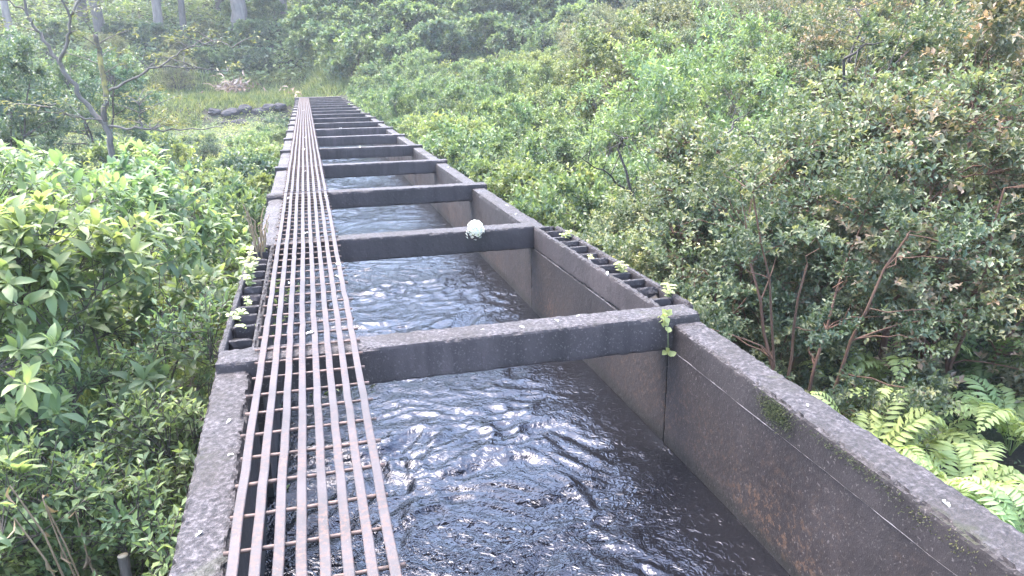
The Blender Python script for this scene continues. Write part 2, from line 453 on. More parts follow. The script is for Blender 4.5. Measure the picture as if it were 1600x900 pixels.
for i, y in enumerate(BY):
    m_ = MB()
    st = 0.018 if i < 2 else (0.03 if i < 4 else (0.06 if i < 7 else 0.12))
    xr = 2.425 if i != 1 else 2.205
    xl = -0.630
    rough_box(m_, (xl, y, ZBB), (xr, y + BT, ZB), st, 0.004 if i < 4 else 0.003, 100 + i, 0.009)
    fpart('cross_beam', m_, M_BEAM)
m_ = MB(); rough_box(m_, (-0.70, 50.7, -0.9), (2.25, 51.6, ZB + 0.05), 0.15, 0.005, 150, 0.02); fpart('end_wall', m_, M_BEAM)

# lime line of the pour joint on the inner face: thin raised deposit
m_ = MB(); rng = np.random.default_rng(5)
for (ya, yb, xw) in ((0.6, 4.2, 2.192), (4.4, 7.3, 2.184)):
    n = int((yb - ya) / 0.02); yy = np.linspace(ya, yb, n); P = np.stack([np.full(n, xw), yy, np.zeros(n)], -1)
    wv = np.clip(fbm(P, 2.2, 5, 9, 0.7) * 1.2 - 0.22, 0, 1) * 0.0030
    zc = ZW - 0.182 + 0.005 * fbm(P, 2.5, 3, 4) if ya < 4 else np.full(n, -0.270) + 0.002 * fbm(P, 5, 2, 4)
    off = (warp_r(P) if ya < 4 else warp_m(P))[:, 0]
    V = np.concatenate([np.stack([off - 0.0015, yy, zc - wv], -1), np.stack([off - 0.0050, yy, zc], -1), np.stack([off - 0.0015, yy, zc + wv], -1)])
    a = np.arange(n - 1)
    m_.add(V, None, np.concatenate([np.stack([a, a + 1, a + 1 + n, a + n], -1), np.stack([a + n, a + n + 1, a + 1 + 2 * n, a + 2 * n], -1)]))
o = fpart('lime_deposit', m_, M_LIME, True); o.parent = wall_near; o.location = (0, 0, 0)

# water in the flume
def wave(P):
    Q = P.copy(); w1 = vnoise(P, 1.6, 31); w2 = vnoise(P, 1.6, 32)
    Q[:, 0] += 0.30 * w1; Q[:, 1] += 0.30 * w2
    Q[:, 1] *= 1.15
    a = 0.62 + 0.38 * vnoise(P, 0.9, 33)
    h = 0.020 * vnoise(Q, 2.8, 34) + 0.018 * (1 - 2 * np.abs(vnoise(Q, 5.6, 35))) + 0.012 * vnoise(Q, 9.5, 36) + 0.006 * (1 - 2 * np.abs(vnoise(Q, 17, 37)))
    return h * a * (0.30 + 0.70 * np.clip(np.minimum(P[:, 0] + 0.64, 2.16 - P[:, 0]) / 0.75, 0, 1) ** 1.3)
mb = MB()
for (ya, yb, dy, dx) in ((-2, 12, 0.018, 0.018), (12, 26, 0.04, 0.04), (26, 51, 0.1, 0.1)):
    wx = np.linspace(-0.44, 2.21, int(2.65 / dx)); wy = np.arange(ya, yb + dy * 0.5, dy)
    X, Y = np.meshgrid(wx, wy, indexing='ij'); P = np.stack([X.ravel(), Y.ravel(), np.zeros(X.size)], -1)
    P[:, 2] = -0.97 + wave(P)
    mb.add(P, None, gridface(len(wx), len(wy)))
tag(obj('water', mb.mesh('water', M_WATER)), kind='structure')

# ------------------------------------------------------------------ steel grating walkway
GL, GR, PL = -0.385, 0.167, 13.70
bw = 0.036
bar_x = np.linspace(GL + bw / 2, GR - bw / 2, 8)
ROD_N = 62
panel = None
def grating(label, y):
    e = empty('grating_panel', (0, y, 0), label, 'grating', 'steel grating panels of the walkway')
    return e
plabels = ['nearest rusty steel grating panel underfoot, running from the frame edge to the third crossbeam',
           'second rusty grating panel of the walkway, starting just past the third crossbeam',
           'pinkish far grating panel, third along the walkway over the closely stacked crossbeams',
           'farthest narrow grating panel ending at the planted bank']
proto = grating(plabels[0], 10.42 - PL)
gp = []
rng = np.random.default_rng(8)
for k, bx in enumerate(bar_x):
    m_ = MB(); ny = 90
    yy = np.linspace(0.018, PL - 0.018, ny)
    wob = 0.0018 * np.sin(yy * 1.7 + k) + 0.0012 * rng.standard_normal(ny); zz = 0.0015 * np.sin(yy * 2.3 + k * 2)
    prof = np.array([(-bw / 2, -0.010), (-bw / 2, -0.002), (-bw / 2 + 0.003, 0), (bw / 2 - 0.003, 0), (bw / 2, -0.002), (bw / 2, -0.010)])
    V = np.zeros((ny, 6, 3)); V[:, :, 0] = bx + prof[None, :, 0] + wob[:, None]; V[:, :, 1] = yy[:, None]; V[:, :, 2] = prof[None, :, 1] + zz[:, None]
    i = np.arange(ny - 1)[:, None] * 6; j = np.arange(6)[None, :]; kk = (j + 1) % 6
    Q = np.stack([i + j, i + 6 + j, i + 6 + kk, i + kk], -1).reshape(-1, 4)
    m_.add(V.reshape(-1, 3), [], np.concatenate([Q, [(0, 1, 2, 3)], [(0, 3, 4, 5)], [((ny - 1) * 6 + 3, (ny - 1) * 6 + 2, (ny - 1) * 6 + 1, (ny - 1) * 6)], [((ny - 1) * 6 + 5, (ny - 1) * 6 + 4, (ny - 1) * 6 + 3, (ny - 1) * 6)]]))
    gp.append(obj('flat_bar', m_.mesh('flat_bar', M_STEEL, False), proto))
for k in range(ROD_N):
    m_ = MB(); yy = 0.09 + k * (PL - 0.18) / (ROD_N - 1) + rng.normal(0, 0.004)
    e0 = GL - 0.022 + rng.normal(0, 0.006); e1 = GR + 0.022 + rng.normal(0, 0.008)
    x = np.linspace(e0, e1, 8)
    tube(m_, np.stack([x, yy + rng.normal(0, 0.0015, 8) + (x - e0) * rng.normal(0, 0.008), np.full(8, -0.0175)], -1), 0.0082 + rng.normal(0, 0.0007, 8), 7)
    gp.append(obj('cross_rod', m_.mesh('cross_rod', M_ROD, True), proto))
for k in range(1, 4):
    e = grating(plabels[k], 10.42 + (k - 1) * PL)
    for o in gp:
        c = o.copy(); COL.objects.link(c); c.parent = e

# ------------------------------------------------------------------ plants: generators
def leaves(mb, P, D, N, L, W, age, detail=0, droop=0.12, fold=0.18):
    """leaf blades at P pointing D with face normal N"""
    n = len(P)
    D = unit(D); S = unit(np.cross(D, N)); N = np.cross(S, D)
    L = np.broadcast_to(L, (n,))[:, None]; W = np.broadcast_to(W, (n,))[:, None]
    idx = np.arange(n)[:, None]
    if detail == 0:
        V = np.stack([P, P + D * L * 0.5 + S * W * 0.5 + N * W * fold, P + D * L - N * L * droop, P + D * L * 0.5 - S * W * 0.5 + N * W * fold], 1)
        T = np.stack([idx * 4 + np.array([[0, 1, 2]]), idx * 4 + np.array([[0, 2, 3]])], 1).reshape(-1, 3)
        mb.add(V.reshape(-1, 3), T, None, np.repeat(age, 2))
    else:
        rows = [(0.22, 0.62, 0.00), (0.5, 1.0, 0.02), (0.78, 0.66, 0.45)]
        cols = [P]
        for (t, w, dr) in rows:
            c = P + D * L * t - N * L * droop * dr + N * L * 0.05 * math.sin(t * 3.1)
            cols += [c + S * W * 0.5 * w + N * W * fold * w, c, c - S * W * 0.5 * w + N * W * fold * w]
        cols.append(P + D * L - N * L * droop)
        V = np.stack(cols, 1)                    # 11 verts
        q = np.array([(1, 4, 5, 2), (2, 5, 6, 3), (4, 7, 8, 5), (5, 8, 9, 6)])
        t = np.array([(0, 1, 2), (0, 2, 3), (7, 10, 8), (8, 10, 9)])
        Q = (idx[:, :, None] * 11 + q[None]).reshape(-1, 4); T = (idx[:, :, None] * 11 + t[None]).reshape(-1, 3)
        mb.add(V.reshape(-1, 3), T, Q, np.repeat(age, 4), np.repeat(age, 4))

def make_shrub(seed, H=3.5, R=1.5, lo=0.35, lumps=26, lump_r=0.5, stems=5, twigs=16, per=9, L=0.06, ratio=0.5, detail=0,
               stem_r=0.03, twig_tubes=True, lean=0.25, whorl=False, flat=0.75, up=0.35, agep=1.6, top_bias=0.0, mats=None, names=('stem', 'foliage')):
    rng = np.random.default_rng(seed)
    ms, mf = MB(), MB()
    # stems
    paths = []
    for s_ in range(stems):
        a = 2 * np.pi * (s_ + rng.random() * 0.7) / stems
        b0 = np.array([math.cos(a), math.sin(a), 0]) * 0.06 * R * (1 if stems > 1 else 0)
        top = np.array([math.cos(a), math.sin(a), 0]) * R * (lean + 0.3 * rng.random()) * (1 if stems > 1 else 0.4)
        top[2] = H * (0.62 + 0.25 * rng.random())
        mid = b0 * 0.5 + top * np.array([0.32, 0.32, 0.5]) + rng.normal(0, 0.09 * R, 3) * np.array([1, 1, 0.3])
        p = bez(b0 - np.array([0, 0, 0.25]), mid, top, 9)
        p[1:-1] += rng.normal(0, 0.018 * H / 3, (7, 3))
        r = stem_r * (0.75 + 0.5 * rng.random()) * np.linspace(1, 0.35, 9)
        tube(ms, p, r, 6, False); paths.append((p, r))
    allp = np.concatenate([p for p, r in paths]); allr = np.concatenate([r for p, r in paths])
    okp = allp[:, 2] > lo * H * 0.55
    TP, TD, TS = [], [], []
    for l_ in range(lumps):
        u = rng.random() ** (1 - top_bias)
        z = lo + (1 - lo) * u
        prof = math.sqrt(max(0.06, 1 - abs((z - 0.60) / 0.46) ** 2.2)) if z > 0.55 else 0.72 + 0.28 * (z - lo) / max(0.55 - lo, 0.01)
        a = rng.random() * 2 * np.pi; rr = R * prof * math.sqrt(0.12 + 0.88 * rng.random())
        c = np.array([math.cos(a) * rr, math.sin(a) * rr, z * H])
        cand = np.where(okp & (allp[:, 2] < c[2] + 0.1))[0]
        if not len(cand): cand = np.where(okp)[0]
        dd = np.linalg.norm(allp[cand] - c, axis=1) + 0.3 * np.abs(allp[cand, 2] - (c[2] - 0.35 * H * 0.4))
        j = cand[np.argmin(dd)]
        st = allp[j]
        mid = (st + c) / 2 + np.array([0, 0, 0.12 * np.linalg.norm(c - st)]) + rng.normal(0, 0.05 * R, 3)
        bp = bez(st, mid, c, 6); bp[1:-1] += rng.normal(0, 0.02, (4, 3))
        tube(ms, bp, max(allr[j] * 0.6, 0.004) * np.linspace(1, 0.4, 6), 5, False)
        lr = lump_r * (0.65 + 0.7 * rng.random())
        nt_ = int(twigs * (0.7 + 0.6 * rng.random()))
        d = unit(rng.normal(0, 1, (nt_, 3)) + np.array([0, 0, up]) + unit((c - np.array([0, 0, 0.45 * H]))[None]) * 0.5)
        ln = lr * (0.55 + 0.5 * rng.random((nt_, 1)))
        s0 = bp[rng.integers(3, 6, nt_)]
        e0 = c + d * ln * np.array([1, 1, flat])
        TP.append(s0); TD.append(e0)
        TS.append(rng.random(nt_))
    S0 = np.concatenate(TP); E0 = np.concatenate(TD); RT = np.concatenate(TS)
    if twig_tubes:
        for a_, b_ in zip(S0, E0):
            tube(ms, bez(a_, (a_ + b_) / 2 + np.array([0, 0, -0.02]), b_, 3), np.array([0.0045, 0.0035, 0.002]) * (1 + 4 * stem_r), 3, False)
    T = len(S0)
    tt = np.linspace(0.32, 1.0, per) if not whorl else np.concatenate([np.linspace(0.45, 0.85, per // 3), np.full(per - per // 3, 0.985)])
    t = np.tile(tt, (T, 1)) + rng.normal(0, 0.03, (T, per))
    P = S0[:, None] + (E0 - S0)[:, None] * t[:, :, None]
    tw = unit(E0 - S0)
    a = np.arange(per)[None, :] * 2.4 + rng.random((T, 1)) * 6.28
    ref = np.where(np.abs(tw[:, 2:3]) < 0.9, np.array([[0, 0, 1.0]]), np.array([[1.0, 0, 0]]))
    A = unit(np.cross(tw, ref)); B = np.cross(tw, A)
    rd = np.cos(a)[:, :, None] * A[:, None] + np.sin(a)[:, :, None] * B[:, None]
    fw = np.clip(t, 0, 1)[:, :, None] * (0.75 if not whorl else 0.35) + 0.1
    D = unit(tw[:, None] * fw + rd * 0.9 + np.array([0, 0, 0.15]) + rng.normal(0, 0.18, (T, per, 3)))
    N = unit(tw[:, None] * 0.35 + np.array([0, 0, 1.0]) + rng.normal(0, 0.24, (T, per, 3)))
    Ls = L * (0.45 + 0.8 * rng.random((T, per))) * np.where(t > 0.93, 0.85, 1.0)
    age = np.clip((np.clip(t, 0, 1) ** agep) * (0.15 + 1.0 * RT[:, None] ** 1.3) + rng.normal(0, 0.07, (T, per)), 0, 1)
    leaves(mf, P.reshape(-1, 3), D.reshape(-1, 3), N.reshape(-1, 3), Ls.ravel(), (Ls * ratio).ravel(), age.ravel(), detail)
    return [(names[0], ms.mesh(names[0], mats[0], True)), (names[1], mf.mesh(names[1], mats[1], detail > 0, True))]

def place(parts, name, loc, label, cat, group=None, rz=0.0, sc=1.0, mats=None):
    e = empty(name, loc, label, cat, group, rz, sc)
    for i, (pn, me) in enumerate(parts):
        o = obj(pn, me, e)
        if mats and mats[i] is not None:
            o.material_slots[0].link = 'OBJECT'; o.material_slots[0].material = mats[i]
    return e

def make_fern(seed, fronds=14, L=0.8, detail=True, erect=0.6, mat=None, pin=0.12):
    rng = np.random.default_rng(seed)
    parts = []
    for f in range(fronds):
        m_ = MB()
        a = 2 * np.pi * (f + rng.random() * 0.8) / fronds
        l = L * (0.65 + 0.5 * rng.random()); el = erect * (0.7 + 0.5 * rng.random())
        h = np.array([math.cos(a), math.sin(a), 0])
        p = bez((0, 0, 0), h * l * 0.35 + np.array([0, 0, l * el]), h * l * (0.95 - 0.25 * el) + np.array([0, 0, l * (el * 0.75 - 0.2)]), 26)
        p += rng.normal(0, 0.004, p.shape)
        tube(m_, p, np.linspace(0.0045, 0.0015, 26), 3, False)
        tg = unit(np.gradient(p, axis=0)); side = unit(np.cross(tg, [0, 0, 1.0])); nm = np.cross(side, tg)
        k = np.arange(4, 26); t = (k - 4) / 21.0
        pl = pin * (L / 0.8) * np.sin(np.pi * np.clip(0.18 + 0.82 * t, 0, 1)) ** 0.8 + 0.012
        for sg in (-1, 1):
            D = unit(side[k] * sg + tg[k] * 0.45 + rng.normal(0, 0.06, (len(k), 3)))
            age = np.clip(0.35 + 0.5 * rng.random() + 0 * t, 0, 1)
            leaves(m_, p[k], D, nm[k] + rng.normal(0, 0.1, (len(k), 3)), pl, np.full(len(k), 0.030 * L / 0.8), age, 1 if detail else 0, 0.22, 0.1)
        parts.append(('frond', m_.mesh('frond', mat, True, True)))
    return parts

# leaf and bark materials
G_BROAD = leaf_mat('broad_leaf', (0.078, 0.130, 0.062), (0.138, 0.205, 0.088), (0.205, 0.268, 0.112), 0.52, 0.50, 0.15)
G_SMALL = leaf_mat('small_green_leaf', (0.080, 0.132, 0.064), (0.138, 0.200, 0.086), (0.215, 0.270, 0.105), 0.46, 0.44, 0.2)
G_GUAVA = leaf_mat('glossy_guava_leaf', (0.058, 0.092, 0.052), (0.112, 0.148, 0.074), (0.225, 0.228, 0.112), 0.42, 0.36, 0.2, 0.45)
G_BRONZE = leaf_mat('bronze_tip_leaf', (0.064, 0.088, 0.052), (0.145, 0.140, 0.080), (0.300, 0.190, 0.135), 0.42, 0.36, 0.2, 0.45)
G_PALE = leaf_mat('pale_small_leaf', (0.095, 0.150, 0.070), (0.160, 0.225, 0.095), (0.240, 0.295, 0.115), 0.5, 0.48, 0.15)
G_LIGHT = leaf_mat('pale_thicket_leaf', (0.072, 0.100, 0.045), (0.140, 0.170, 0.066), (0.250, 0.265, 0.100), 0.36, 0.36, 0.15)
G_BRIGHT = leaf_mat('bright_leaf', (0.068, 0.118, 0.055), (0.125, 0.188, 0.072), (0.215, 0.272, 0.090), 0.40, 0.38, 0.2)
G_OLIVE = leaf_mat('olive_leaf', (0.072, 0.088, 0.048), (0.130, 0.145, 0.070), (0.210, 0.205, 0.105), 0.5, 0.3, 0.2)
G_BLUE = leaf_mat('blue_green_leaf', (0.050, 0.094, 0.062), (0.086, 0.140, 0.082), (0.150, 0.205, 0.100), 0.45, 0.32, 0.25)
G_VINE = leaf_mat('vine_leaf', (0.072, 0.122, 0.054), (0.128, 0.194, 0.075), (0.205, 0.262, 0.095), 0.45, 0.36, 0.1)
G_YEL = leaf_mat('yellow_green_leaf', (0.095, 0.132, 0.046), (0.160, 0.200, 0.066), (0.240, 0.268, 0.088), 0.5, 0.38, 0.15)
G_FERN = leaf_mat('sunlit_fern_green', (0.19, 0.275, 0.09), (0.285, 0.375, 0.13), (0.38, 0.46, 0.17), 0.55, 0.46, 0.15)  # sunlight falling on the right-hand ferns is put into this leaf colour
G_FERND = leaf_mat('fern_deep_green', (0.050, 0.100, 0.030), (0.085, 0.150, 0.040), (0.140, 0.210, 0.050), 0.5, 0.38, 0.15)
G_DARK = leaf_mat('dark_forest_leaf', (0.038, 0.064, 0.037), (0.070, 0.108, 0.055), (0.120, 0.158, 0.074), 0.45, 0.28, 0.25)
G_DEAD = leaf_mat('dead_leaf', (0.16, 0.095, 0.055), (0.22, 0.135, 0.08), (0.30, 0.19, 0.12), 0.8, 0.2, 0.2)
G_PINK = leaf_mat('dry_pinkish_leaf', (0.16, 0.09, 0.075), (0.26, 0.155, 0.13), (0.45, 0.31, 0.27), 0.8, 0.2, 0.2)
G_TIER = leaf_mat('tiered_leaf', (0.085, 0.100, 0.050), (0.140, 0.150, 0.060), (0.200, 0.190, 0.075), 0.5, 0.35, 0.2)
G_GRASS = leaf_mat('grass_blade', (0.105, 0.145, 0.045), (0.175, 0.215, 0.065), (0.265, 0.290, 0.095), 0.6, 0.38, 0.1)
B_RED = bark_mat('red_brown_bark', (0.060, 0.030, 0.020), (0.150, 0.078, 0.052))
B_GREY = bark_mat('grey_brown_bark', (0.050, 0.042, 0.036), (0.110, 0.092, 0.080))
B_MID = bark_mat('ash_brown_bark', (0.065, 0.055, 0.048), (0.14, 0.12, 0.105))
B_LICH = bark_mat('lichen_bark', (0.045, 0.036, 0.032), (0.100, 0.085, 0.072), 7.0, (0.24, 0.20, 0.055))
B_PALE = bark_mat('pale_bark', (0.085, 0.072, 0.064), (0.25, 0.21, 0.19), 2.5)
B_TAN = bark_mat('dry_tan_stem', (0.16, 0.11, 0.065), (0.30, 0.22, 0.14), 12.0)

ORD = ['first', 'second', 'third', 'fourth', 'fifth', 'sixth', 'seventh', 'eighth', 'ninth', 'tenth', 'eleventh', 'twelfth', 'thirteenth', 'fourteenth', 'fifteenth', 'sixteenth', 'last']
def gz(x, y): return float(ground_z(np.array([x]), np.array([y]))[0])
R_ = random.Random(21)
def level(y):
    k = min(range(len(BY)), key=lambda q: abs(BY[q] - y))
    if abs(BY[k] - y) <= 0.78 or (k == 0 and y < BY[0]) or (k == len(BY) - 1 and y > BY[-1]): return 'level with %s crossbeam' % ORD[k]
    if y < BY[k]: k -= 1
    return 'between %s and %s crossbeams' % (ORD[k], ORD[k + 1])

# templates (mesh data is shared by the copies)
T_GUAVA = [make_shrub(300 + k, 3.7, 1.55, 0.18, 62, 0.44, 5, 20, 14, (0.066, 0.080, 0.094, 0.074)[k], (0.56, 0.62, 0.60, 0.5)[k], 0, 0.026, False, 0.35, mats=(B_RED, G_GUAVA)) for k in range(4)]
T_TRUNK = [make_shrub(310 + k, 3.6, 1.5, 0.50, 40, 0.46, 4, 20, 13, 0.078, 0.60, 0, 0.052, True, 0.3, mats=(B_RED, G_GUAVA)) for k in range(2)]
T_BRIGHT = [make_shrub(320 + k, 3.2, 1.5, 0.22, 44, 0.44, 6, 14, 11, 0.105, 0.45, 0, 0.022, False, 0.4, mats=(B_GREY, G_BRIGHT)) for k in range(3)]
T_BROAD = [make_shrub(340 + k, 3.4, 1.15, 0.34, 34, 0.40, 5, 9, 10, 0.165, 0.37, 1, 0.020, True, 0.4, True, 0.7, 0.55, 1.2, 0.25, mats=(B_GREY, G_BROAD)) for k in range(4)]
T_SMALL = [make_shrub(360 + k, 2.2, 1.0, 0.18, 28, 0.34, 7, 12, 10, 0.072, 0.45, 0, 0.012, True, 0.45, mats=(B_GREY, G_SMALL)) for k in range(3)]
T_LOW = [make_shrub(380 + k, 1.3, 1.1, 0.12, 34, 0.34, 7, 14, 9, 0.095, 0.58, 0, 0.012, False, 0.55, mats=(B_GREY, G_VINE)) for k in range(4)]
T_BIG = [make_shrub(400 + k, 6.0, 2.6, 0.22, 70, 0.68, 4, 17, 11, 0.19, 0.48, 0, 0.07, False, 0.4, mats=(B_GREY, G_BLUE)) for k in range(3)]
T_FAR = [make_shrub(420 + k, 3.4, 2.4, 0.10, 40, 0.78, 4, 17, 11, 0.34, 0.62, 0, 0.05, False, 0.5, mats=(B_GREY, G_VINE)) for k in range(4)]

# --- the thicket right of the flume: a jittered grid of shrubs on the rising bank
def left_edge(y):
    return float(np.interp(y, [3, 6, 9, 12, 16, 25, 40, 55], [4.4, 4.1, 4.6, 5.9, 7.3, 10.5, 15.5, 19]))
used_labels = {}
def uniq(lbl):
    used_labels[lbl] = used_labels.get(lbl, 0) + 1
    return lbl
yrow = 0
y = 5.2
thick_n = 0
while y < 46:
    x = left_edge(y) + R_.uniform(-0.2, 0.2); row = 0
    step = 1.9 if y < 16 else 2.7
    while x < 1.19 * y + 3.5 and row < 9:
        yy = y + R_.uniform(-0.5, 0.5) + 0.25 * (row % 2) * step; xx = x + R_.uniform(-0.3, 0.3)
        bi = min(range(len(BY)), key=lambda k: abs(BY[k] - y))
        back = 'nearest the flume' if row == 0 else ORD[row] + ' in from the flume'
        if y < 18 and (9.2 < y and row <= 1):
            t, mat, look, nm = T_BRIGHT[thick_n % 3], G_BRIGHT, 'bright green shrub', 'shrub'
        elif y > 22:
            t = T_GUAVA[thick_n % 4]; mat = G_OLIVE; look = 'olive green shrub'
        else:
            t = T_GUAVA[thick_n % 4]
            mat = G_BRONZE if (thick_n % 5 in (1, 3) and row > 0) else G_GUAVA
            if thick_n % 5 == 4: mat = G_LIGHT
            look = {G_BRONZE: 'bronze-tipped shrub', G_LIGHT: 'pale yellowish green shrub', G_GUAVA: 'red-stemmed glossy shrub'}[mat]
        s_ = R_.uniform(0.86, 1.12) * (1.0 if y < 16 else 1.15)
        if row == 0 and y < 10: s_ *= 0.86
        bark = B_RED if t in T_GUAVA else None
        place(t, 'shrub', (xx, yy, gz(xx, yy) - 0.1), uniq('%s %s, %s' % (look, back, level(y))), 'shrub', 'shrubs of the thicket right of the flume',
              R_.uniform(0, 6.28), (s_, s_, s_ * R_.uniform(0.9, 1.1)), (bark, mat))
        thick_n += 1
        row += 1; x += step * R_.uniform(0.9, 1.15)
    y += (2.35 if y < 16 else 3.2); yrow += 1

for k, (x, y, s_, lb) in enumerate([(3.7, 6.6, 0.66, 'small glossy shrub beside the middle of the right pocketed wall'),
                                    (3.75, 8.0, 0.66, 'small glossy shrub at the far end of the right pocketed wall'), (8.3, 7.2, 0.72, 'small dark shrub filling the gap behind the red stems at the right picture edge'),
                                    (7.4, 6.2, 0.8, 'dense shrub at the right picture edge above the ferns'), (6.6, 7.7, 0.8, 'dense low-crowned shrub in the second rank behind the ferns'), (4.7, 6.6, 0.6, 'small shrub between the wall and the red stems')]):
    place(T_GUAVA[(k + 1) % 4], 'shrub', (x, y, gz(x, y) - 0.1), lb, 'shrub', 'shrubs of the thicket right of the flume', R_.uniform(0, 6.28), s_, (B_RED, G_GUAVA))

for k, (x, y, s_, lb) in enumerate([(5.75, 6.35, 0.95, 'thick red-stemmed shrub rising straight behind the ferns'), (6.55, 6.75, 1.0, 'thick red-stemmed shrub behind the ferns, by the right picture edge'), (4.75, 7.25, 0.92, 'thick red-stemmed shrub opposite the right pocketed wall')]):
    place(T_TRUNK[k % 2], 'shrub', (x, y, gz(x, y) - 0.1), lb, 'shrub', 'shrubs of the thicket right of the flume', R_.uniform(0, 6.28), s_, None)

# --- low bushes between the thicket and the flume
low_spots = []
y = 9.6; k = 0
while y < 50:
    xr = left_edge(y) - 1.3; x = 4.0; row = 0
    while x < xr:
        bi = min(range(len(BY)), key=lambda q: abs(BY[q] - y))
        mat = (G_VINE, G_YEL, G_BRIGHT, G_VINE)[k % 4]
        look = ('low leafy green bush', 'low yellowish green bush', 'low bright green bush', 'low leafy green bush')[k % 4]
        where = 'at the right flume wall' if row == 0 else ORD[row] + ' from right flume wall'
        s_ = R_.uniform(0.9, 1.25) * (1 + 0.01 * y)
        xx, yy = x + R_.uniform(-0.2, 0.3), y + R_.uniform(-0.5, 0.5)
        place(T_LOW[k % 4], 'bush', (xx, yy, gz(xx, yy) - 0.05 + 0.25), '%s %s, %s' % (look, where, level(y)), 'bush', 'low bushes right of the flume', R_.uniform(0, 6.28), (s_, s_, s_ * R_.uniform(0.95, 1.3)), (None, mat))
        x += 1.9 + 0.02 * y; k += 1; row += 1
    y += 1.75 + 0.03 * y

# --- left of the flume: low bushes in the gulch
y = 10.5; k = 0
while y < 53:
    x = -1.9; row = 0
    while x > -0.37 * y - 1.5 and row < 6:
        bi = min(range(len(BY)), key=lambda q: abs(BY[q] - y))
        mat = (G_YEL, G_SMALL, G_VINE, G_BLUE)[(k + row) % 4] if row < 2 else (G_SMALL, G_BLUE, G_VINE)[k % 3]
        look = {G_YEL: 'yellowish green', G_SMALL: 'grey green', G_VINE: 'leafy green', G_BLUE: 'bluish green'}[mat]
        where = 'at the left flume wall' if row == 0 else ORD[row] + ' from left flume wall'
        if y > 44 and -9.5 < x: x -= 2.1 + 0.03 * y; k += 1; row += 1; continue
        s_ = R_.uniform(0.95, 1.3) * (1 + 0.012 * y) * (1.0 if y < 28 or x < -14 else (0.62 if y < 36 else 0.48))
        xx, yy = x + R_.uniform(-0.3, 0.2), y + R_.uniform(-0.5, 0.5)
        place(T_LOW[k % 4], 'bush', (xx, yy, gz(xx, yy) - 0.05), '%s bush %s, %s' % (look, where, level(y)), 'bush', 'low bushes in the gulch left of the flume', R_.uniform(0, 6.28), (s_, s_, s_ * R_.uniform(0.9, 1.25)), (None, mat))
        x -= 2.1 + 0.03 * y; k += 1; row += 1
    y += 2.1 + 0.05 * y

# --- big leaved shrubs close by on the left
near_left = [(-1.75, 6.1, 1.00, 'big-leaved light green shrub rising beside the left pocketed wall, just behind the first crossbeam'),
             (-2.75, 6.9, 1.05, 'big-leaved light green shrub in the middle of the near left clump'),
             (-1.95, 8.2, 1.00, 'big-leaved light green shrub by the left wall near the second crossbeam'),
             (-3.45, 8.6, 1.10, 'tall big-leaved shrub at the back of the near left clump'),
             (-2.75, 5.2, 1.00, 'big-leaved light green shrub cut by the left picture edge at mid height'),
             (-4.6, 10.2, 1.15, 'big-leaved shrub farthest out behind the near left clump'),
             (-2.25, 3.6, 0.76, 'big-leaved shrub with drooping leaf rosettes at the lower left corner')]
for k, (x, y, s_, lb) in enumerate(near_left):
    place(T_BROAD[k % 4], 'broadleaf_shrub', (x, y, gz(x, y) - 0.1), lb, 'shrub', 'big-leaved shrubs left of the flume', R_.uniform(0, 6.28), s_, None)
for k, (x, y, s_, lb) in enumerate([(-1.40, 5.0, 1.02, 'small-leaved shrub low against the left wall by the first crossbeam'),
                                    (-1.35, 3.9, 0.95, 'small-leaved shrub below the left wall near the bottom of the picture'),
                                    (-2.3, 4.3, 0.95, 'small-leaved dark stemmed shrub under the big-leaved shrubs on the left'),
                                    (-1.35, 7.0, 0.9, 'small-leaved shrub behind the left pocketed wall'),
                                    (-1.75, 4.6, 1.05, 'pale small-leaved shrub spreading under the big-leaved ones, level with the first crossbeam'),
                                    (-1.3, 4.45, 1.02, 'pale small-leaved shrub touching the left wall just before the first crossbeam'),
                                    (-1.85, 3.9, 0.9, 'pale small-leaved shrub at the left picture edge above the dead plant'),
                                    (-1.25, 5.7, 1.15, 'small-leaved shrub beside the middle of the left pocketed wall'),
                                    (-1.02, 6.35, 1.12, 'small-leaved shrub leaning over the far half of the left pocketed wall'),
                                    (-2.0, 5.6, 1.05, 'small-leaved shrub deep between the near big-leaved shrubs')]):
    place(T_SMALL[k % 3], 'small_leaved_shrub', (x, y, gz(x, y) - 0.1), lb, 'shrub', 'small-leaved shrubs left of the flume', R_.uniform(0, 6.28), s_, (None, G_PALE) if 'pale' in lb else None)

# --- tall bluish shrubs/trees in the left middle distance
for k, (x, y, s_, lb) in enumerate([(-9.6, 27, 0.95, 'tall bluish green bushy tree at the left picture edge'),
                                    (-7.4, 31, 0.85, 'bluish green bushy tree standing just behind the bare forked tree'),
                                    (-12.2, 34, 1.15, 'large hazy bluish tree behind the left edge thicket'),
                                    (-8.6, 21.5, 0.62, 'lower bluish green tree nearest at the left picture edge'),
                                    (-15, 43, 1.2, 'hazy bluish tree farthest back on the left of the gulch')]):
    place(T_BIG[k % 3], 'bushy_tree', (x, y, gz(x, y) - 0.2), lb, 'tree', 'bluish trees left of the gulch', R_.uniform(0, 6.28), s_, None)

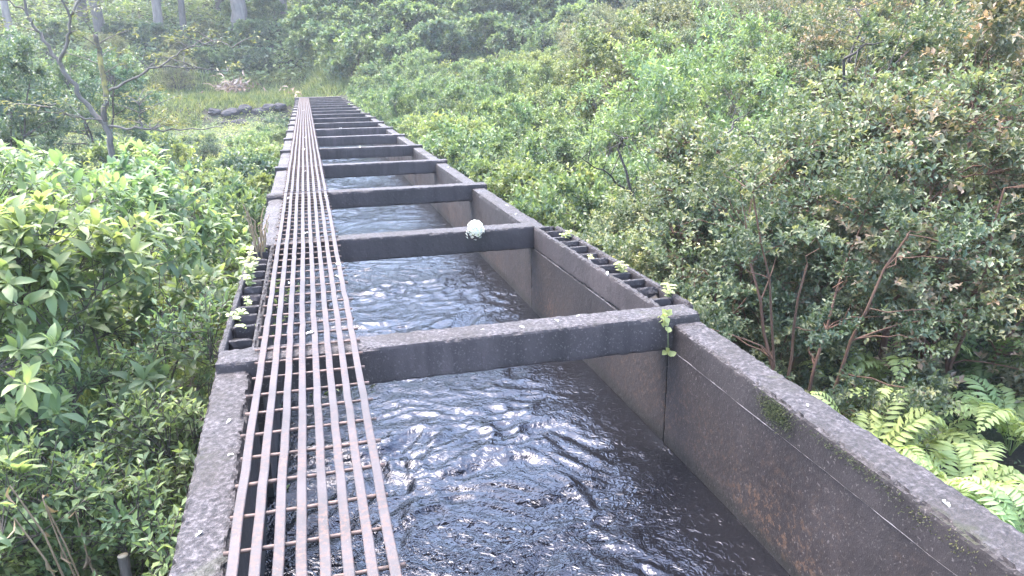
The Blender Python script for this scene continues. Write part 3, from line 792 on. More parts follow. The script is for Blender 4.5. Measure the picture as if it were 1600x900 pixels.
# --- hillside behind: vine-draped bushes row by row
k = 0
for ri, (y, x0, x1, st, rowname) in enumerate([(56.5, 3.4, 24, 3.1, 'lowest row'), (60.5, 2.0, 30, 3.2, 'second row up'), (64.5, -27, 34, 3.3, 'third row up'), (68.5, -26, 40, 3.6, 'fourth row up'), (73, -6, 46, 4.0, 'fifth row up'), (79, -3, 52, 4.8, 'top row')]):
    x = x0; n = 0
    while x < x1:
        xx, yy = x + R_.uniform(-0.8, 0.8), y + R_.uniform(-1, 1)
        if x < -2 and y < 69: mat, look = (G_BLUE, G_TIER, G_VINE, G_DARK)[n % 4], ('bluish green', 'olive brown', 'leafy green', 'dark green')[n % 4]
        elif x < 9: mat, look = (G_VINE, G_VINE, G_BRIGHT)[n % 3], ('leafy green vine-draped', 'green vine-draped', 'bright green vine-draped')[n % 3]
        else: mat, look = (G_DARK, G_SMALL, G_BLUE, G_VINE)[n % 4], ('dark green', 'mid green', 'bluish green', 'leafy green')[n % 4]
        side = 'left of walkway' if xx < -1 else ('above walkway end' if xx < 4 else 'right of walkway')
        s_ = R_.uniform(0.75, 1.05) * (0.6 if (x < 3 and y > 63) else 1.0)
        cnt = ORD[n] if n < 17 else 'last'
        place(T_FAR[k % 4], 'hillside_bush', (xx, yy, gz(xx, yy) - 0.4), '%s hillside bush, %s from left in the %s, %s' % (look, cnt, rowname, side), 'bush', 'bushes on the far hillside', R_.uniform(0, 6.28), s_, (None, mat))
        x += st * R_.uniform(0.85, 1.15); k += 1; n += 1

for k, (x, y, s_, lb) in enumerate([(11.5, 63, 0.9, 'dark green tree at the foot of the slope right of the walkway end'), (14.5, 61, 1.1, 'big dark tree over the shaded gap right of the walkway end'), (17.8, 66, 1.45, 'big dark tree between the shaded gap and the olive shrubs'),
                                    (22.5, 68, 1.5, 'dark tree rising behind the olive shrubs of the thicket'), (11.0, 74, 1.4, 'dark tree higher up the slope above the shaded gap'), (28.0, 70, 1.5, 'dark tree behind the thicket at the top of the picture')]):
    place(T_BIG[k % 3], 'bushy_tree', (x, y, gz(x, y) - 0.2), lb, 'tree', 'dark trees at the foot of the far hill', R_.uniform(0, 6.28), s_, (None, G_DARK if k % 2 else G_SMALL))  # trees added to darken the gap on the slope

# --- tall forest trees on the hill crest: trunks in view, crowns mostly above the frame
def tall_tree(seed, H, r, mat, leafm, lean=0.06):
    rng = np.random.default_rng(seed)
    mt, mf = MB(), MB()
    n = 14
    top = np.array([rng.normal(0, lean * H), rng.normal(0, lean * H), H])
    p = bez((0, 0, -0.8), (rng.normal(0, 0.3), rng.normal(0, 0.3), H * 0.5), top, n); p[2:-1] += rng.normal(0, 0.06, (n - 3, 3))
    rr = r * np.linspace(1.15, 0.3, n); rr[0] *= 1.35
    tube(mt, p, rr, 9, False)
    P, D, N, A = [], [], [], []
    for b in range(18):
        j = rng.integers(5, n - 1); a = rng.random() * 6.28
        ln = H * 0.22 * (1.2 - j / n * 0.6) * (0.7 + 0.6 * rng.random())
        e = p[j] + np.array([math.cos(a) * ln, math.sin(a) * ln, ln * (0.25 + 0.4 * rng.random())])
        bp = bez(p[j], (p[j] + e) / 2 + np.array([0, 0, 0.15 * ln]), e, 6)
        tube(mt, bp, rr[j] * 0.42 * np.linspace(1, 0.25, 6), 5, False)
        for q in range(7):
            c = bp[rng.integers(3, 6)] + rng.normal(0, 0.5, 3); m = 40
            P.append(c + rng.normal(0, 1, (m, 3)) * np.array([0.55, 0.55, 0.3])); D.append(unit(rng.normal(0, 1, (m, 3)) + np.array([0, 0, -0.2])))
            N.append(unit(rng.normal(0, 0.4, (m, 3)) + np.array([0, 0, 1]))); A.append(rng.random(m) * rng.random())
    L = 0.26 * (0.6 + 0.7 * rng.random(sum(len(a) for a in A)))
    leaves(mf, np.concatenate(P), np.concatenate(D), np.concatenate(N), L, L * 0.45, np.concatenate(A))
    return [('trunk', mt.mesh('trunk', mat, True)), ('crown', mf.mesh('crown', leafm, False, True))]
TT = [tall_tree(500 + k, 15 + 2 * k, 0.34 + 0.06 * k, B_PALE, G_DARK) for k in range(3)]
for k, (x, y, s_, bk, lb) in enumerate([(-5.9, 84, 1.1, None, 'thick greyish trunked tall tree above the dead fern clump'), (-1.5, 88, 0.85, None, 'pale slender trunked tree nearly above the walkway end'),
                                        (2.2, 87, 0.9, None, 'pale straight tree just right above the walkway end'), (-10.5, 80, 0.8, B_GREY, 'dark slim tree in the hill crest gap left of the thick trunk'),
                                        (-13.2, 83, 0.9, B_PALE, 'pinkish pale trunk among dark woods behind the bare forked tree'), (-17.5, 79, 0.9, B_GREY, 'dark tree behind the bare forked tree'),
                                        (-24.0, 76, 0.85, B_PALE, 'whitish leaning trunk at the upper left corner'), (-20.5, 86, 1.1, B_GREY, 'dark heavy tree deep in the upper left woods'),
                                        (-8.0, 93, 1.1, B_GREY, 'dark trunk deep in the woods left of the thick trunk'), (-15.0, 95, 1.2, B_GREY, 'dark trunk far back in the upper left woods'),
                                        (-3.6, 97, 1.1, B_GREY, 'dark trunk far behind the pale slender tree'), (14.0, 86, 0.9, B_GREY, 'dark tree above the shaded gap right of the walkway end'),
                                        (20.5, 82, 0.9, B_GREY, 'dark tree over the olive shrubs at the top of the picture'), (9.0, 92, 1.0, B_GREY, 'dark tree at the top of the vine slope'),
                                        (28.0, 80, 1.0, B_GREY, 'dark tree behind the olive shrubs, toward the right'), (36.0, 78, 1.0, B_GREY, 'dark tree farthest right on the hill crest')]):
    y2 = 67 + (y - 76) * 0.55; x = x * y2 / y; y = y2
    place(TT[k % 3], 'forest_tree', (x, y, gz(x, y) - 0.3), lb, 'tree', 'tall trees on the hill crest', R_.uniform(0, 6.28), (s_ * (1.7 if k == 0 else 1.0), s_ * (1.7 if k == 0 else 1.0), s_), (bk, None))

# --- the bare forked tree in the left middle distance
def bare_tree():
    rng = np.random.default_rng(77)
    mt, mf = MB(), MB()
    P, D = [], []
    mt2 = MB()
    def limb(pts, r0, r1, lich=False):
        r0 *= 0.55; r1 *= 0.5
        p = np.array(pts, float); t = np.linspace(0, 1, len(p)); tt = np.linspace(0, 1, len(p) * 4)
        q = np.stack([np.interp(tt, t, p[:, c]) for c in range(3)], -1)
        for _ in range(2): q[1:-1] = (q[:-2] + 2 * q[1:-1] + q[2:]) / 4
        q[1:-1] += rng.normal(0, 0.02, (len(q) - 2, 3))
        tube(mt2 if lich else mt, q, np.linspace(r0, r1, len(q)), 7, False); return q
    z0 = -2.6
    limbs = [limb([(0, 0, z0 - 0.3), (0.02, 0, -1.0), (-0.05, 0, 0.2), (-0.08, 0.02, 0.62)], 0.15, 0.12),
             limb([(-0.08, 0.02, 0.55), (-0.42, 0.1, 0.95), (-0.72, 0.1, 1.6), (-0.78, 0.1, 1.85)], 0.10, 0.085),
             limb([(-0.78, 0.1, 1.8), (-1.0, 0.2, 2.2), (-1.25, 0.3, 2.8), (-1.45, 0.4, 4.4), (-1.2, 0.4, 5.6)], 0.075, 0.03),
             limb([(-0.78, 0.1, 1.8), (-0.55, 0.0, 2.2), (-0.38, -0.1, 2.7), (-0.15, 0, 3.0), (0.25, 0, 4.6)], 0.07, 0.03),
             limb([(-0.38, -0.1, 2.65), (-0.6, -0.2, 3.6), (-0.9, -0.2, 5.0)], 0.045, 0.02),
             limb([(-0.08, 0.02, 0.6), (0.02, 0.1, 1.2), (0.0, 0.15, 2.1), (-0.05, 0.2, 2.35)], 0.11, 0.095, True),
             limb([(-0.02, 0.02, 0.5), (0.5, -0.1, 0.45), (1.2, -0.1, 0.38), (2.3, 0, 0.40)], 0.055, 0.02),
             limb([(0.0, 0.1, 1.2), (0.6, 0.2, 1.5), (1.1, 0.2, 1.75), (1.8, 0.2, 1.65), (2.5, 0.2, 1.6)], 0.055, 0.015),
             limb([(1.1, 0.2, 1.7), (1.6, 0.3, 2.05), (2.2, 0.3, 2.2), (2.8, 0.3, 2.1)], 0.035, 0.01),
             limb([(-0.1, 0, 0.62), (-0.5, -0.3, 0.7), (-1.0, -0.6, 0.95)], 0.04, 0.012),
             limb([(0.62, -0.1, 0.45), (0.66, -0.1, 0.75), (0.64, -0.1, 1.0)], 0.045, 0.02),
             limb([(-0.1, 0, 3.1), (0.5, 0.2, 3.4), (1.2, 0.3, 3.3)], 0.035, 0.01),
             limb([(-1.25, 0.3, 2.8), (-1.8, 0.2, 3.2), (-2.3, 0.1, 3.1)], 0.04, 0.012)]
    for q in limbs[2:]:
        for m in range(7):
            j = rng.integers(len(q) // 3, len(q)); a = rng.random() * 6.28; ln = 0.35 + 0.5 * rng.random()
            e = q[j] + np.array([math.cos(a) * ln, math.sin(a) * ln * 0.7, 0.05 + 0.3 * rng.random()])
            tube(mt, bez(q[j], (q[j] + e) / 2 + np.array([0, 0, 0.06]), e, 4), np.array([0.014, 0.01, 0.008, 0.005]), 4, False)
            n = rng.integers(5, 22)
            P.append(e + rng.normal(0, 0.13, (n, 3)) * np.array([1, 1, 0.4]))
    P = np.concatenate(P); n = len(P)
    leaves(mf, P, unit(rng.normal(0, 1, (n, 3)) * np.array([1, 1, 0.35])), unit(rng.normal(0, 0.3, (n, 3)) + np.array([0, 0, 1])), 0.10 + 0.05 * rng.random(n), 0.05, rng.random(n))
    return [('trunk', mt.mesh('trunk', B_MID, True)), ('limb', mt2.mesh('limb', B_LICH, True)), ('crown', mf.mesh('crown', G_TIER, False, True))]
place(bare_tree(), 'forked_tree', (-4.12, 18.0, 0), 'nearly leafless forked tree with yellow lichen on its bark, standing left of the flume', 'tree')

# --- small tiered trees behind the grassy bank
for k, (x, y, s_, lb) in enumerate([(-9.0, 61, 0.85, 'small tiered olive tree behind the grassy bank'), (-13.5, 62, 1.0, 'small brownish tree behind the bank, left of the tiered olive tree')]):
    place(T_BIG[k], 'small_tree', (x, y, gz(x, y) - 0.2), lb, 'tree', None, R_.uniform(0, 6), s_ * 0.62, (None, G_TIER))

# --- ferns at the lower right, sunlight on the bright ones put into the leaf colour
T_FERN = [make_fern(600 + k, 13, 0.85, True, 0.75 + 0.15 * k, G_FERN) for k in range(3)]
fern_spots = [(4.05, 3.55, 1.05, 'bright yellow-green fern closest to the right wall, low at the picture edge'),
              (4.75, 4.05, 1.1, 'bright yellow-green fern with broad arching fronds at the right picture edge'),
              (4.15, 4.45, 1.0, 'bright fern pressed against the right wall, left end of the fern bank'),
              (5.15, 4.95, 1.2, 'bright tall fern in the middle of the fern bank'),
              (5.75, 4.55, 1.15, 'bright fern cut by the right picture edge'),
              (5.55, 5.75, 1.15, 'upright feathery fern against the red shrub stems'),
              (4.6, 5.15, 0.8, 'small fern at the foot of the shrubs by the right wall'),
              (3.55, 3.0, 0.95, 'fern at the lower right corner below the wall top'),
              (6.5, 5.6, 1.2, 'darker fern in front of the shrub stems at the right picture edge'),
              (5.05, 5.75, 1.25, 'tall upright fern just left of the thick red stems'),
              (4.55, 3.3, 1.05, 'bright fern lowest at the right picture edge'),
              (3.5, 3.9, 0.95, 'bright fern peeping over the right wall top')]
for k, (x, y, s_, lb) in enumerate(fern_spots):
    place(T_FERN[k % 3], 'fern', (x, y, gz(x, y) + (0.22 if y > 4.4 else 0.05)), lb, 'fern', 'ferns right of the flume wall', R_.uniform(0, 6.28), s_, [G_FERND] * 13 if 'darker' in lb else None)
T_FERN2 = [make_fern(640 + k, 12, 1.0, True, 0.9, G_FERND) for k in range(2)]
for k, (x, y, s_, lb) in enumerate([(-1.05, 4.1, 0.95, 'green fern low beside the left wall, nearest the bottom edge'), (-1.55, 5.3, 1.0, 'green fern in the shade under the small-leaved shrub'),
                                    (-1.0, 5.1, 0.9, 'green fern against the foot of the left wall'), (-2.2, 4.6, 0.9, 'green fern near the cut stump')]):
    place(T_FERN2[k % 2], 'fern', (x, y, gz(x, y) + 0.15), lb, 'fern', 'ferns left of the flume', R_.uniform(0, 6.28), s_, None)

# --- undergrowth, vines and grass: masses nobody could count
def scatter(name, n, fx, mat, L, ratio, hgt, seed, tuft=5, kindlbl='undergrowth', updir=0.25, label=None):
    rng = np.random.default_rng(seed)
    XY = fx(rng, n)
    z = ground_z(XY[:, 0], XY[:, 1])
    P0 = np.concatenate([XY, z[:, None]], 1)
    dens = fbm(P0 * np.array([1, 1, 0]), 0.35, 3, seed)
    hh = hgt * (0.25 + 0.75 * rng.random(n)) * np.clip(0.7 + 0.6 * dens, 0.15, 1.4)
    P = np.repeat(P0, tuft, 0)
    P[:, 2] += np.repeat(hh, tuft) * (0.4 + 0.6 * rng.random(n * tuft))
    m = n * tuft
    P += rng.normal(0, L * 0.7, (m, 3)) * np.array([1, 1, 0.4])
    D = unit(rng.normal(0, 1, (m, 3)) * np.array([1, 1, 0.35]) + np.array([0, 0, updir]))
    N = unit(rng.normal(0, 0.35, (m, 3)) + np.array([0, -0.15, 1]))
    Ls = L * (0.55 + 0.8 * rng.random(m))
    age = np.clip(np.repeat(rng.random(n), tuft) * 0.7 + 0.25 * rng.random(m) + 0.25 * np.repeat(dens, tuft), 0, 1)
    mf = MB(); leaves(mf, P, D, N, Ls, Ls * ratio, age)
    return tag(obj(name, mf.mesh(name, mat, False, True)), label, None, None, 'stuff')
def rect(x0, x1, y0, y1, keep=None):
    def f(rng, n):
        out = []
        while sum(len(o) for o in out) < n:
            A = np.stack([rng.uniform(x0, x1, n * 2), y0 + (y1 - y0) * rng.random(n * 2)], -1)
            A = A[(A[:, 0] > 2.75) | (A[:, 0] < -0.95) | (A[:, 1] > 52.6)]
            A = A[(A[:, 0] > -0.42 * A[:, 1] - 4) & (A[:, 0] < 1.25 * A[:, 1] + 4)]
            if keep: A = A[keep(A)]
            out.append(A)
        return np.concatenate(out)[:n]
    return f
scatter('undergrowth', 9000, rect(-9, -0.95, 1, 22), G_SMALL, 0.075, 0.5, 0.55, 1, 4, label='mixed low green undergrowth left of the flume')
scatter('undergrowth', 14000, rect(2.75, 9, 9, 54, lambda A: A[:, 0] < np.interp(A[:, 1], [3, 9, 16, 25, 40, 55], [5, 6, 8, 11, 15, 18])), G_VINE, 0.11, 0.6, 0.95, 2, 4, label='low creeping green cover right of the flume')
scatter('undergrowth', 1500, rect(2.75, 12, 2, 12), G_DARK, 0.07, 0.45, 0.25, 3, 4, label='sparse green seedlings under the thicket right of the flume')
scatter('undergrowth', 12000, rect(-24, -0.95, 20, 54.4), G_YEL, 0.15, 0.5, 0.5, 4, 4, label='yellowish green ground cover filling the gulch left of the flume')
scatter('vines', 26000, rect(-6, 46, 58, 100, lambda A: A[:, 1] > 62 - 4 * (A[:, 0] > 6)), G_VINE, 0.34, 0.75, 0.8, 5, 4, label='green vines draped over the far hillside')
scatter('undergrowth', 9000, rect(-34, -5, 64, 100), G_SMALL, 0.36, 0.6, 1.1, 6, 5, label='green undergrowth beneath the tall trees on the left hill')
def grass(name, n, fx, L, seed, label, mat=G_GRASS, dirz=1.0):
    rng = np.random.default_rng(seed); XY = fx(rng, n)
    P = np.concatenate([XY, ground_z(XY[:, 0], XY[:, 1])[:, None]], 1)
    D = unit(rng.normal(0, 0.5, (n, 3)) + np.array([0, 0, dirz])); N = unit(rng.normal(0, 1, (n, 3)) + np.array([0, -0.8, 0]))
    Ls = L * (0.5 + 0.8 * rng.random(n)); mf = MB(); leaves(mf, P, D, N, Ls, Ls * 0.09, rng.random(n), 0, 0.25, 0.05)
    return tag(obj(name, mf.mesh(name, mat, False, True)), label, None, None, 'stuff')
grass('grass', 42000, rect(-26, 7.0, 52.2, 63.5, lambda A: (A[:, 1] > 54.9) | (A[:, 0] < -6.8) | (A[:, 0] > -1)), 0.45, 11, 'bright yellow-green grass along the top of the far bank')
grass('grass', 9000, rect(-4.0, -1.0, 8.5, 16), 0.55, 12, 'pale dry grass between the left wall and the shrubs')

# --- lava stone bank below the grass
M_ROCK = plain('dark_lava_stone', (0.030, 0.027, 0.031), 0.9, 0.5, 3.0)
def rock(seed, s_):
    rng = np.random.default_rng(seed)
    import bmesh
    bm = bmesh.new(); bmesh.ops.create_icosphere(bm, subdivisions=3, radius=1.0)
    V = np.array([v.co[:] for v in bm.verts])
    V = V * (1 + 0.30 * fbm(V + seed * 3.1, 1.1, 3, seed)[:, None]); V *= np.array([1.25, 0.9, 0.75]) * s_
    V = np.round(V / (0.10 * s_)) * 0.10 * s_ * 0.5 + V * 0.5
    for v, c in zip(bm.verts, V): v.co = c
    me = bpy.data.meshes.new('boulder'); bm.to_mesh(me); bm.free(); me.materials.append(M_ROCK); return me
rocks = [rock(700 + k, 0.62) for k in range(5)]
spots = [(-6.0, 54.8, -0.95, 0.75), (-5.0, 54.6, -1.05, 0.95), (-4.1, 54.8, -0.80, 0.8), (-3.2, 54.7, -1.0, 0.85), (-2.4, 54.8, -0.75, 0.8), (-5.4, 54.0, -1.75, 0.9), (-4.4, 53.8, -1.75, 1.0), (-3.5, 54.0, -1.80, 0.8), (-2.6, 53.9, -1.6, 0.8), (-1.7, 54.6, -0.7, 0.7)]
rlab = ['dark stone at the left end of the upper course under the bank grass', 'large dark stone, second along the upper course of the bank', 'dark stone in the middle of the upper course of the bank', 'dark stone, fourth along the upper course of the bank', 'dark stone, fifth along the upper course of the bank',
        'dark stone at the left end of the lower course of the bank', 'largest dark stone in the lower course of the bank', 'dark stone, third along the lower course of the bank', 'dark stone at the right end of the lower course of the bank', 'dark stone closest to the flume end']
for k, (x, y, z, s_) in enumerate(spots):
    o = obj('boulder', rocks[k % 5]); o.location = (x, y, z); o.scale = (s_ * 0.8, s_ * 0.85, s_ * 0.85); o.rotation_euler = (R_.uniform(-.2, .2), R_.uniform(-.2, .2), R_.uniform(-.5, .5))
    tag(o, rlab[k], 'stone', 'dark stones of the far bank')

# --- dead fern clump and pale dry plant at the end of the walkway
def dry_clump(seed, n, L, mat):
    rng = np.random.default_rng(seed); mf = MB()
    P = rng.normal(0, 1, (n, 3)) * np.array([0.55, 0.35, 0.3]) * L * 2; P[:, 2] = np.abs(P[:, 2])
    leaves(mf, P, unit(rng.normal(0, 1, (n, 3)) + np.array([0, 0, -0.2])), unit(rng.normal(0, 1, (n, 3))), L * (0.5 + rng.random(n)), 0.22 * L, rng.random(n), 1, 0.4)
    return mf.mesh('dead_fronds', mat, True, True)
o = obj('dead_fern', dry_clump(1, 160, 0.65, G_PINK)); o.location = (-5.2, 60.5, gz(-5.2, 60.5) + 0.3); tag(o, 'pinkish brown dead fern clump behind the grassy bank', 'fern')
o = obj('dry_plant', dry_clump(2, 14, 0.4, G_PINK)); o.location = (-0.6, 52.7, 0.12); tag(o, 'pale pink dry leaves at the far end of the walkway', 'plant')

# --- dead stalks and a cut stump at the lower left
def stalks(seed, n, H, spread, mat, leafmat, leafL, nl):
    rng = np.random.default_rng(seed); ms, mf = MB(), MB()
    for i in range(n):
        a = rng.random() * 6.28; e = np.array([math.cos(a) * spread, math.sin(a) * spread, H * (0.7 + 0.4 * rng.random())])
        p = bez((rng.normal(0, .04), rng.normal(0, .04), -0.1), e * np.array([.2, .2, .6]), e, 8) + rng.normal(0, 0.008, (8, 3))
        tube(ms, p, np.linspace(0.011, 0.004, 8), 5, False)
        j = rng.integers(3, 8, nl)
        leaves(mf, p[j], unit(rng.normal(0, 0.5, (nl, 3)) + np.array([0, 0, -1.0])), unit(rng.normal(0, 1, (nl, 3))), leafL * (0.6 + 0.7 * rng.random(nl)), leafL * 0.28, rng.random(nl), 1, 0.35, 0.3)
    return [('stalk', ms.mesh('stalk', mat, True)), ('foliage', mf.mesh('foliage', leafmat, True, True))]
place(stalks(1, 6, 2.2, 0.32, B_TAN, G_DEAD, 0.09, 9), 'dead_plant', (-1.22, 3.75, gz(-1.22, 3.75)), 'dead brown plant with hanging withered leaves at the lower left', 'plant')
place(stalks(2, 5, 1.5, 0.5, B_TAN, G_DEAD, 0.14, 3), 'dead_plant', (-1.0, 3.7, gz(-1.0, 3.7)), 'dry tan stalks bent over beside the left wall at the bottom edge', 'plant')
place(stalks(3, 9, 0.55, 0.12, B_TAN, G_GRASS, 0.06, 2), 'dry_weed', (-0.53, 7.1, -0.15), 'thin dry weed stalks standing in the left pocketed wall beside the grating', 'plant')
m_ = MB(); tube(m_, bez((0, 0, 0), (0.02, 0, 0.5), (0.0, 0.03, 1.15), 8), np.linspace(0.034, 0.028, 8), 10)
s_ = empty('cut_stump', (-1.20, 3.95, -2.16), 'thin cut stump with a pale top at the lower left', 'stump')
obj('trunk', m_.mesh('trunk', B_GREY, True), s_)
m_ = MB(); tube(m_, [(0, 0.03, 1.148), (0, 0.031, 1.156)], 0.0275, 10); obj('cut_face', m_.mesh('cut_face', plain('pale_cut_wood', (0.45, 0.36, 0.27), 0.8)), s_)

# --- white flower head lying on the second crossbeam
M_WHITE = plain('white_petal', (0.70, 0.69, 0.62), 0.6, 0.06)
fl = empty('flower_head', (1.555, 7.262, 0.0), 'round white flower head caught on the top edge of the second crossbeam', 'flower')
rng = np.random.default_rng(3); m_ = MB()
nF = 115; gi = np.arange(nF) + 0.5; ph = np.arccos(1 - 2 * gi / nF); th = np.pi * (1 + 5 ** 0.5) * gi
C = np.stack([np.cos(th) * np.sin(ph), np.sin(th) * np.sin(ph), np.cos(ph)], -1)
for c in C:
    rr = 0.080 * (0.80 + 0.32 * rng.random()) * (1.0 if c[2] > -0.3 else 0.75 + 0.6 * rng.random())
    A = unit(np.cross(c, [0.3, 0.5, 0.8])); B = np.cross(c, A); k = np.arange(5) * 1.2566 + rng.random() * 6
    D = np.cos(k)[:, None] * A + np.sin(k)[:, None] * B + 0.7 * c
    leaves(m_, np.repeat((c * rr)[None], 5, 0), D, np.repeat(c[None], 5, 0), 0.0175 * (0.7 + 0.6 * rng.random(5)), 0.015, np.zeros(5), 1, 0.3, 0.2)
obj('floret_ball', m_.mesh('floret_ball', plain('cream_floret', (0.70, 0.69, 0.60), 0.7, 0.14, 55), True), fl)
m_ = MB()
for c in C[::2]: tube(m_, [c * 0.004, c * 0.078], 0.0018, 3, False)
tube(m_, bez((0, 0, 0), (0.02, -0.02, -0.05), (0.03, -0.035, -0.09), 5), 0.003, 5)
obj('stalk', m_.mesh('stalk', plain('pale_green_stalk', (0.30, 0.38, 0.18), 0.6)), fl)

# --- seedlings growing on the concrete
def seedling(seed, n, H, L, spread, mat, droop=False):
    rng = np.random.default_rng(seed); ms = MB(); lv = MB()
    for i in range(n):
        a = rng.random() * 6.28; h = H * (0.5 + 0.6 * rng.random()) * (-1 if droop and i % 2 else 1)
        e = np.array([math.cos(a) * spread * rng.random(), math.sin(a) * spread * rng.random(), h])
        p = bez((0, 0, 0), e * np.array([.3, .3, .7]), e, 5); tube(ms, p, np.linspace(0.003, 0.0015, 5), 4, False)
        for q in (4, 3, 2):
            k = 3; aa = rng.random() * 6.28 + np.arange(k) * 2.1
            D = np.stack([np.cos(aa), np.sin(aa), np.full(k, 0.25)], -1)
            leaves(lv, np.repeat(p[q][None], k, 0), D, np.tile([0, -0.35, 1.0], (k, 1)), L * (0.6 + 0.5 * rng.random(k)), L * 0.62, 0.4 + 0.6 * rng.random(k), 1)
    return [('stem', ms.mesh('stem', mat, True)), ('foliage', lv.mesh('foliage', G_SEED, True, True))]
G_SEED = leaf_mat('seedling_leaf', (0.13, 0.18, 0.05), (0.21, 0.26, 0.075), (0.30, 0.33, 0.11), 0.5, 0.35, 0.1)
M_STEMG = plain('green_stem', (0.16, 0.20, 0.07), 0.6)
def hanging():
    ms, lv = MB(), MB(); rng = np.random.default_rng(4)
    p = bez((0, 0, 0), (0.0, -0.05, 0.02), (0.01, -0.045, -0.24), 10); tube(ms, p, 0.0022, 4, False)
    for (q, n, L) in ((0, 7, 0.05), (1, 6, 0.05), (5, 4, 0.045), (9, 4, 0.05)):
        aa = rng.random() * 6 + np.arange(n) * 6.28 / n
        D = np.stack([np.cos(aa), -0.5 + 0.2 * np.sin(aa), np.sin(aa)], -1)
        leaves(lv, np.repeat(p[q][None], n, 0) + rng.normal(0, 0.012, (n, 3)), D, np.tile([0, -1.0, 0.6], (n, 1)), L * (0.7 + 0.5 * rng.random(n)), L * 0.8, 0.5 + 0.5 * rng.random(n), 1)
    return [('stem', ms.mesh('stem', M_STEMG, True)), ('foliage', lv.mesh('foliage', G_SEED, True, True))]
place(hanging(), 'seedling', (2.17, 4.235, ZB + 0.005), 'bright green seedling trailing down the right end of the first crossbeam', 'plant')
sd = [(2.35, 6.05, 2, 0.07, 0.045, 'low yellow-green seedling in the right pocketed wall, nearest the middle'), (2.38, 5.42, 3, 0.15, 0.045, 'tall leggy seedling in the right pocketed wall, between two others'),
      (2.46, 4.72, 3, 0.15, 0.045, 'pale seedling at the near end of the right pocketed wall'),
      (2.40, 6.85, 3, 0.12, 0.05, 'yellow-green seedling toward the far end of the right pocketed wall'), (-0.53, 4.95, 3, 0.09, 0.04, 'yellow-green seedling in the nearest pocket of the left wall'),
      (-0.54, 5.5, 2, 0.13, 0.035, 'leggy seedling in the left pocketed wall'),
      (-0.55, 5.95, 6, 0.22, 0.05, 'bushy weed spilling from the middle of the left pocketed wall'), (-0.57, 6.5, 6, 0.26, 0.05, 'taller bushy weed in the left pocketed wall below the dry stalks'), (-0.60, 5.2, 4, 0.10, 0.05, 'low weed on the outer lip of the left pocketed wall')]
for k, (x, y, n, H, L, lb) in enumerate(sd):
    place(seedling(20 + k, n, H, L, 0.09, M_STEMG), 'seedling', (x, y, -0.13), lb, 'plant', 'seedlings growing in the pocketed walls', 0.0, 1.0, None)

# --- moss on the wall below the arris
rng = np.random.default_rng(15); m_ = MB()
for (yc, zc, sy, sz, n) in ((3.02, -0.165, 0.075, 0.034, 1500), (2.42, -0.13, 0.16, 0.018, 260), (1.95, -0.15, 0.15, 0.03, 160)):
    yy = rng.normal(yc, sy, n); zz = np.minimum(rng.normal(zc, sz, n), -0.105)
    P0 = np.stack([np.full(n, 2.195), yy, zz], -1); P0[:, 0] = warp_r(P0)[:, 0] - 0.004
    D = unit(np.stack([-np.ones(n) * 0.8, rng.normal(0, .6, n), rng.normal(0.2, .6, n)], -1))
    leaves(m_, P0, D, unit(rng.normal(0, 1, (n, 3)) + np.array([-1, 0, .6])), 0.010 * (0.6 + rng.random(n)), 0.005, rng.random(n))
tag(obj('moss', m_.mesh('moss', M_MOSS, False, True)), 'olive moss on the inner face of the right wall', None, None, 'stuff')

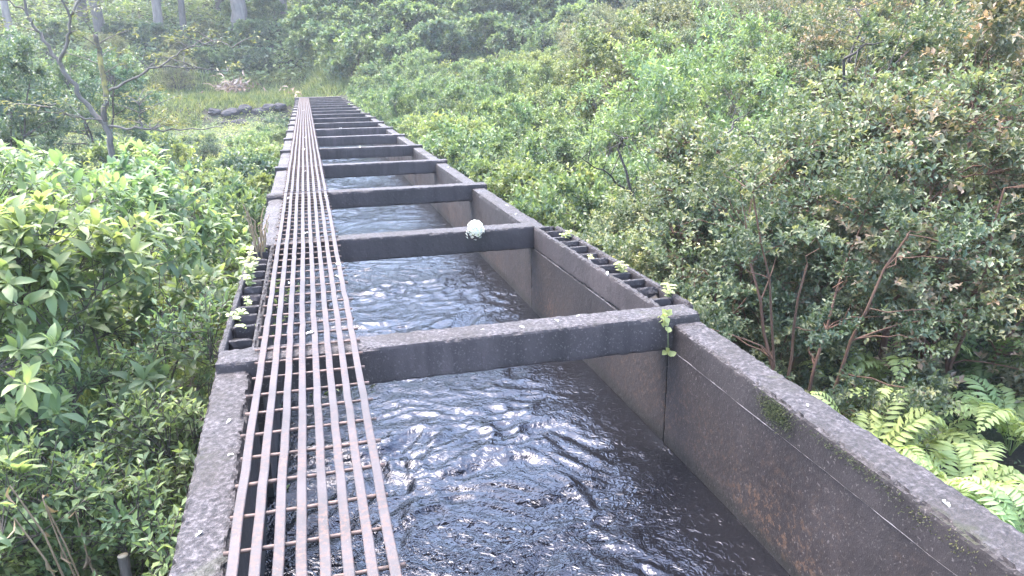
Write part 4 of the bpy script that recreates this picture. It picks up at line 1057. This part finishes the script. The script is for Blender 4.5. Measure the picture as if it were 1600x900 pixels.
# --- fallen white petals
def petal(seed):
    rng = np.random.default_rng(seed); m_ = MB()
    P = np.zeros((2, 3)); D = np.array([[1, 0.1, 0.1], [-0.8, 0.3, 0.1]])
    leaves(m_, P, D, np.tile([0, 0, 1.0], (2, 1)), np.array([0.022, 0.016]), np.array([0.017, 0.012]), np.zeros(2), 1, 0.2 + 0.2 * rng.random(), 0.35)
    return m_.mesh('fallen_petal', M_WHITE, True)
PT = [petal(k) for k in range(4)]
pet = [(-0.10, 4.50, 0.004, 1.5, 'on the grating at the first crossbeam'), (0.135, 6.20, 0.004, 1.6, 'on the right edge of the grating before the second crossbeam'), (0.12, 5.82, 0.0, 1.1, 'on a rod end at the right edge of the grating'),
       (-0.11, 7.60, 0.004, 1.4, 'on the grating just past the second crossbeam'), (-0.32, 9.9, 0.004, 1.6, 'on the left edge of the grating before the third crossbeam'), (0.15, 9.9, 0.004, 1.6, 'on the right edge of the grating before the third crossbeam'),
       (-0.12, 12.6, 0.004, 1.8, 'on the grating between the third and fourth crossbeams'), (-0.12, 16.4, 0.004, 2.0, 'on the grating at the fifth crossbeam'), (-0.11, 19.4, 0.004, 2.2, 'on the grating at the sixth crossbeam'),
       (-0.12, 33.5, 0.004, 3.0, 'far along the grating'), (1.45, 4.36, ZB + 0.004, 1.2, 'right of the middle on the first crossbeam'), (1.20, 4.30, ZB + 0.004, 0.9, 'in the middle on the first crossbeam'),
       (1.62, 4.40, ZB + 0.004, 0.8, 'toward the right wall on the first crossbeam'), (0.95, 4.33, ZB + 0.004, 0.7, 'left of the middle on the first crossbeam'), (1.05, 16.7, ZB + 0.006, 2.2, 'on the fifth crossbeam'),
       (0.9, 22.6, ZB + 0.006, 2.6, 'on the seventh crossbeam'), (2.30, 12.9, ZW + 0.006, 2.4, 'on the right wall top just before the fourth crossbeam'), (2.27, 8.3, ZW + 0.006, 1.2, 'on the right wall top past the second crossbeam'),
       (2.32, 8.9, ZW + 0.006, 1.1, 'on the right wall top midway to the third crossbeam'), (2.29, 2.9, ZW + 0.006, 0.8, 'on the near right wall top'), (2.25, 2.0, ZW + 0.006, 1.1, 'on the near right wall top closest to the frame edge'),
       (-0.50, 3.55, ZW + 0.006, 0.9, 'on the left wall top before the first crossbeam'), (-0.46, 3.2, ZW + 0.006, 0.7, 'midway along the near left wall top'), (-0.52, 2.6, ZW + 0.006, 0.9, 'on the left wall top near the bottom edge'),
       (2.215, 5.35, ZB + 0.004, 1.3, 'on the right pocketed wall'), (-0.25, 5.75, 0.002, 0.9, 'on a left rod of the grating past the first crossbeam')]
for k, (x, y, z, s_, lb) in enumerate(pet):
    o = obj('fallen_petal', PT[k % 4]); o.location = (x, y, z); o.scale = (s_,) * 3; o.rotation_euler = (R_.uniform(-.3, .3), R_.uniform(-.3, .3), R_.uniform(0, 6))
    tag(o, 'white fallen petal lying ' + lb, 'petal', 'white petals fallen on the flume')

# --- dark twiggy bare shrub and a withered frond at the edge of the thicket
def bare_shrub():
    rng = np.random.default_rng(91); mt = MB()
    base = np.array([0, 0, -0.3])
    main = bez(base, (0.15, 0.2, 1.2), (-0.35, 0.3, 2.6), 12) + rng.normal(0, 0.02, (12, 3)); tube(mt, main, np.linspace(0.035, 0.012, 12), 6, False)
    for k in range(11):
        j = rng.integers(3, 12); a = rng.random() * 6.28; ln = 0.5 + 0.7 * rng.random()
        e = main[j] + np.array([math.cos(a) * ln, math.sin(a) * ln * 0.6, ln * (0.15 + 0.5 * rng.random())])
        b = bez(main[j], (main[j] + e) / 2 + np.array([0, 0, 0.1]), e, 8) + rng.normal(0, 0.018, (8, 3)); tube(mt, b, np.linspace(0.014, 0.004, 8), 5, False)
        for q in range(5):
            i = rng.integers(2, 8); f = b[i] + rng.normal(0, 0.22, 3) + np.array([0, 0, 0.12]); tube(mt, bez(b[i], (b[i] + f) / 2, f, 4), np.array([0.005, 0.004, 0.003, 0.002]), 4, False)
    return [('branches', mt.mesh('branches', bark_mat('dark_twig_bark', (0.022, 0.018, 0.016), (0.05, 0.042, 0.038)), True))]
for k, (x, y, s_, lb) in enumerate([(4.25, 8.7, 1.15, 'bare dark twiggy shrub standing beyond the right pocketed wall'), (5.3, 9.4, 1.2, 'bare dark branches rising among the bright green shrubs of the thicket'),
                                    (5.0, 7.6, 1.15, 'bare dark branches in front of the small-leaved shrubs, right of the pocketed wall'), (7.6, 8.9, 1.4, 'bare dark branches high among the bronze-tipped shrubs'), (8.6, 11.6, 1.5, 'bare dark branches far in the upper right of the thicket')]):
    place(bare_shrub() if k == 0 else [('branches', bpy.data.meshes['branches'])], 'bare_shrub', (x, y, gz(x, y)), lb, 'shrub', None, k * 2.4, s_)
o = obj('withered_frond', dry_clump(5, 26, 0.22, G_PINK)); o.location = (4.75, 8.9, -0.65); tag(o, 'withered pinkish frond hanging in the thicket beyond the pocketed wall', 'frond')
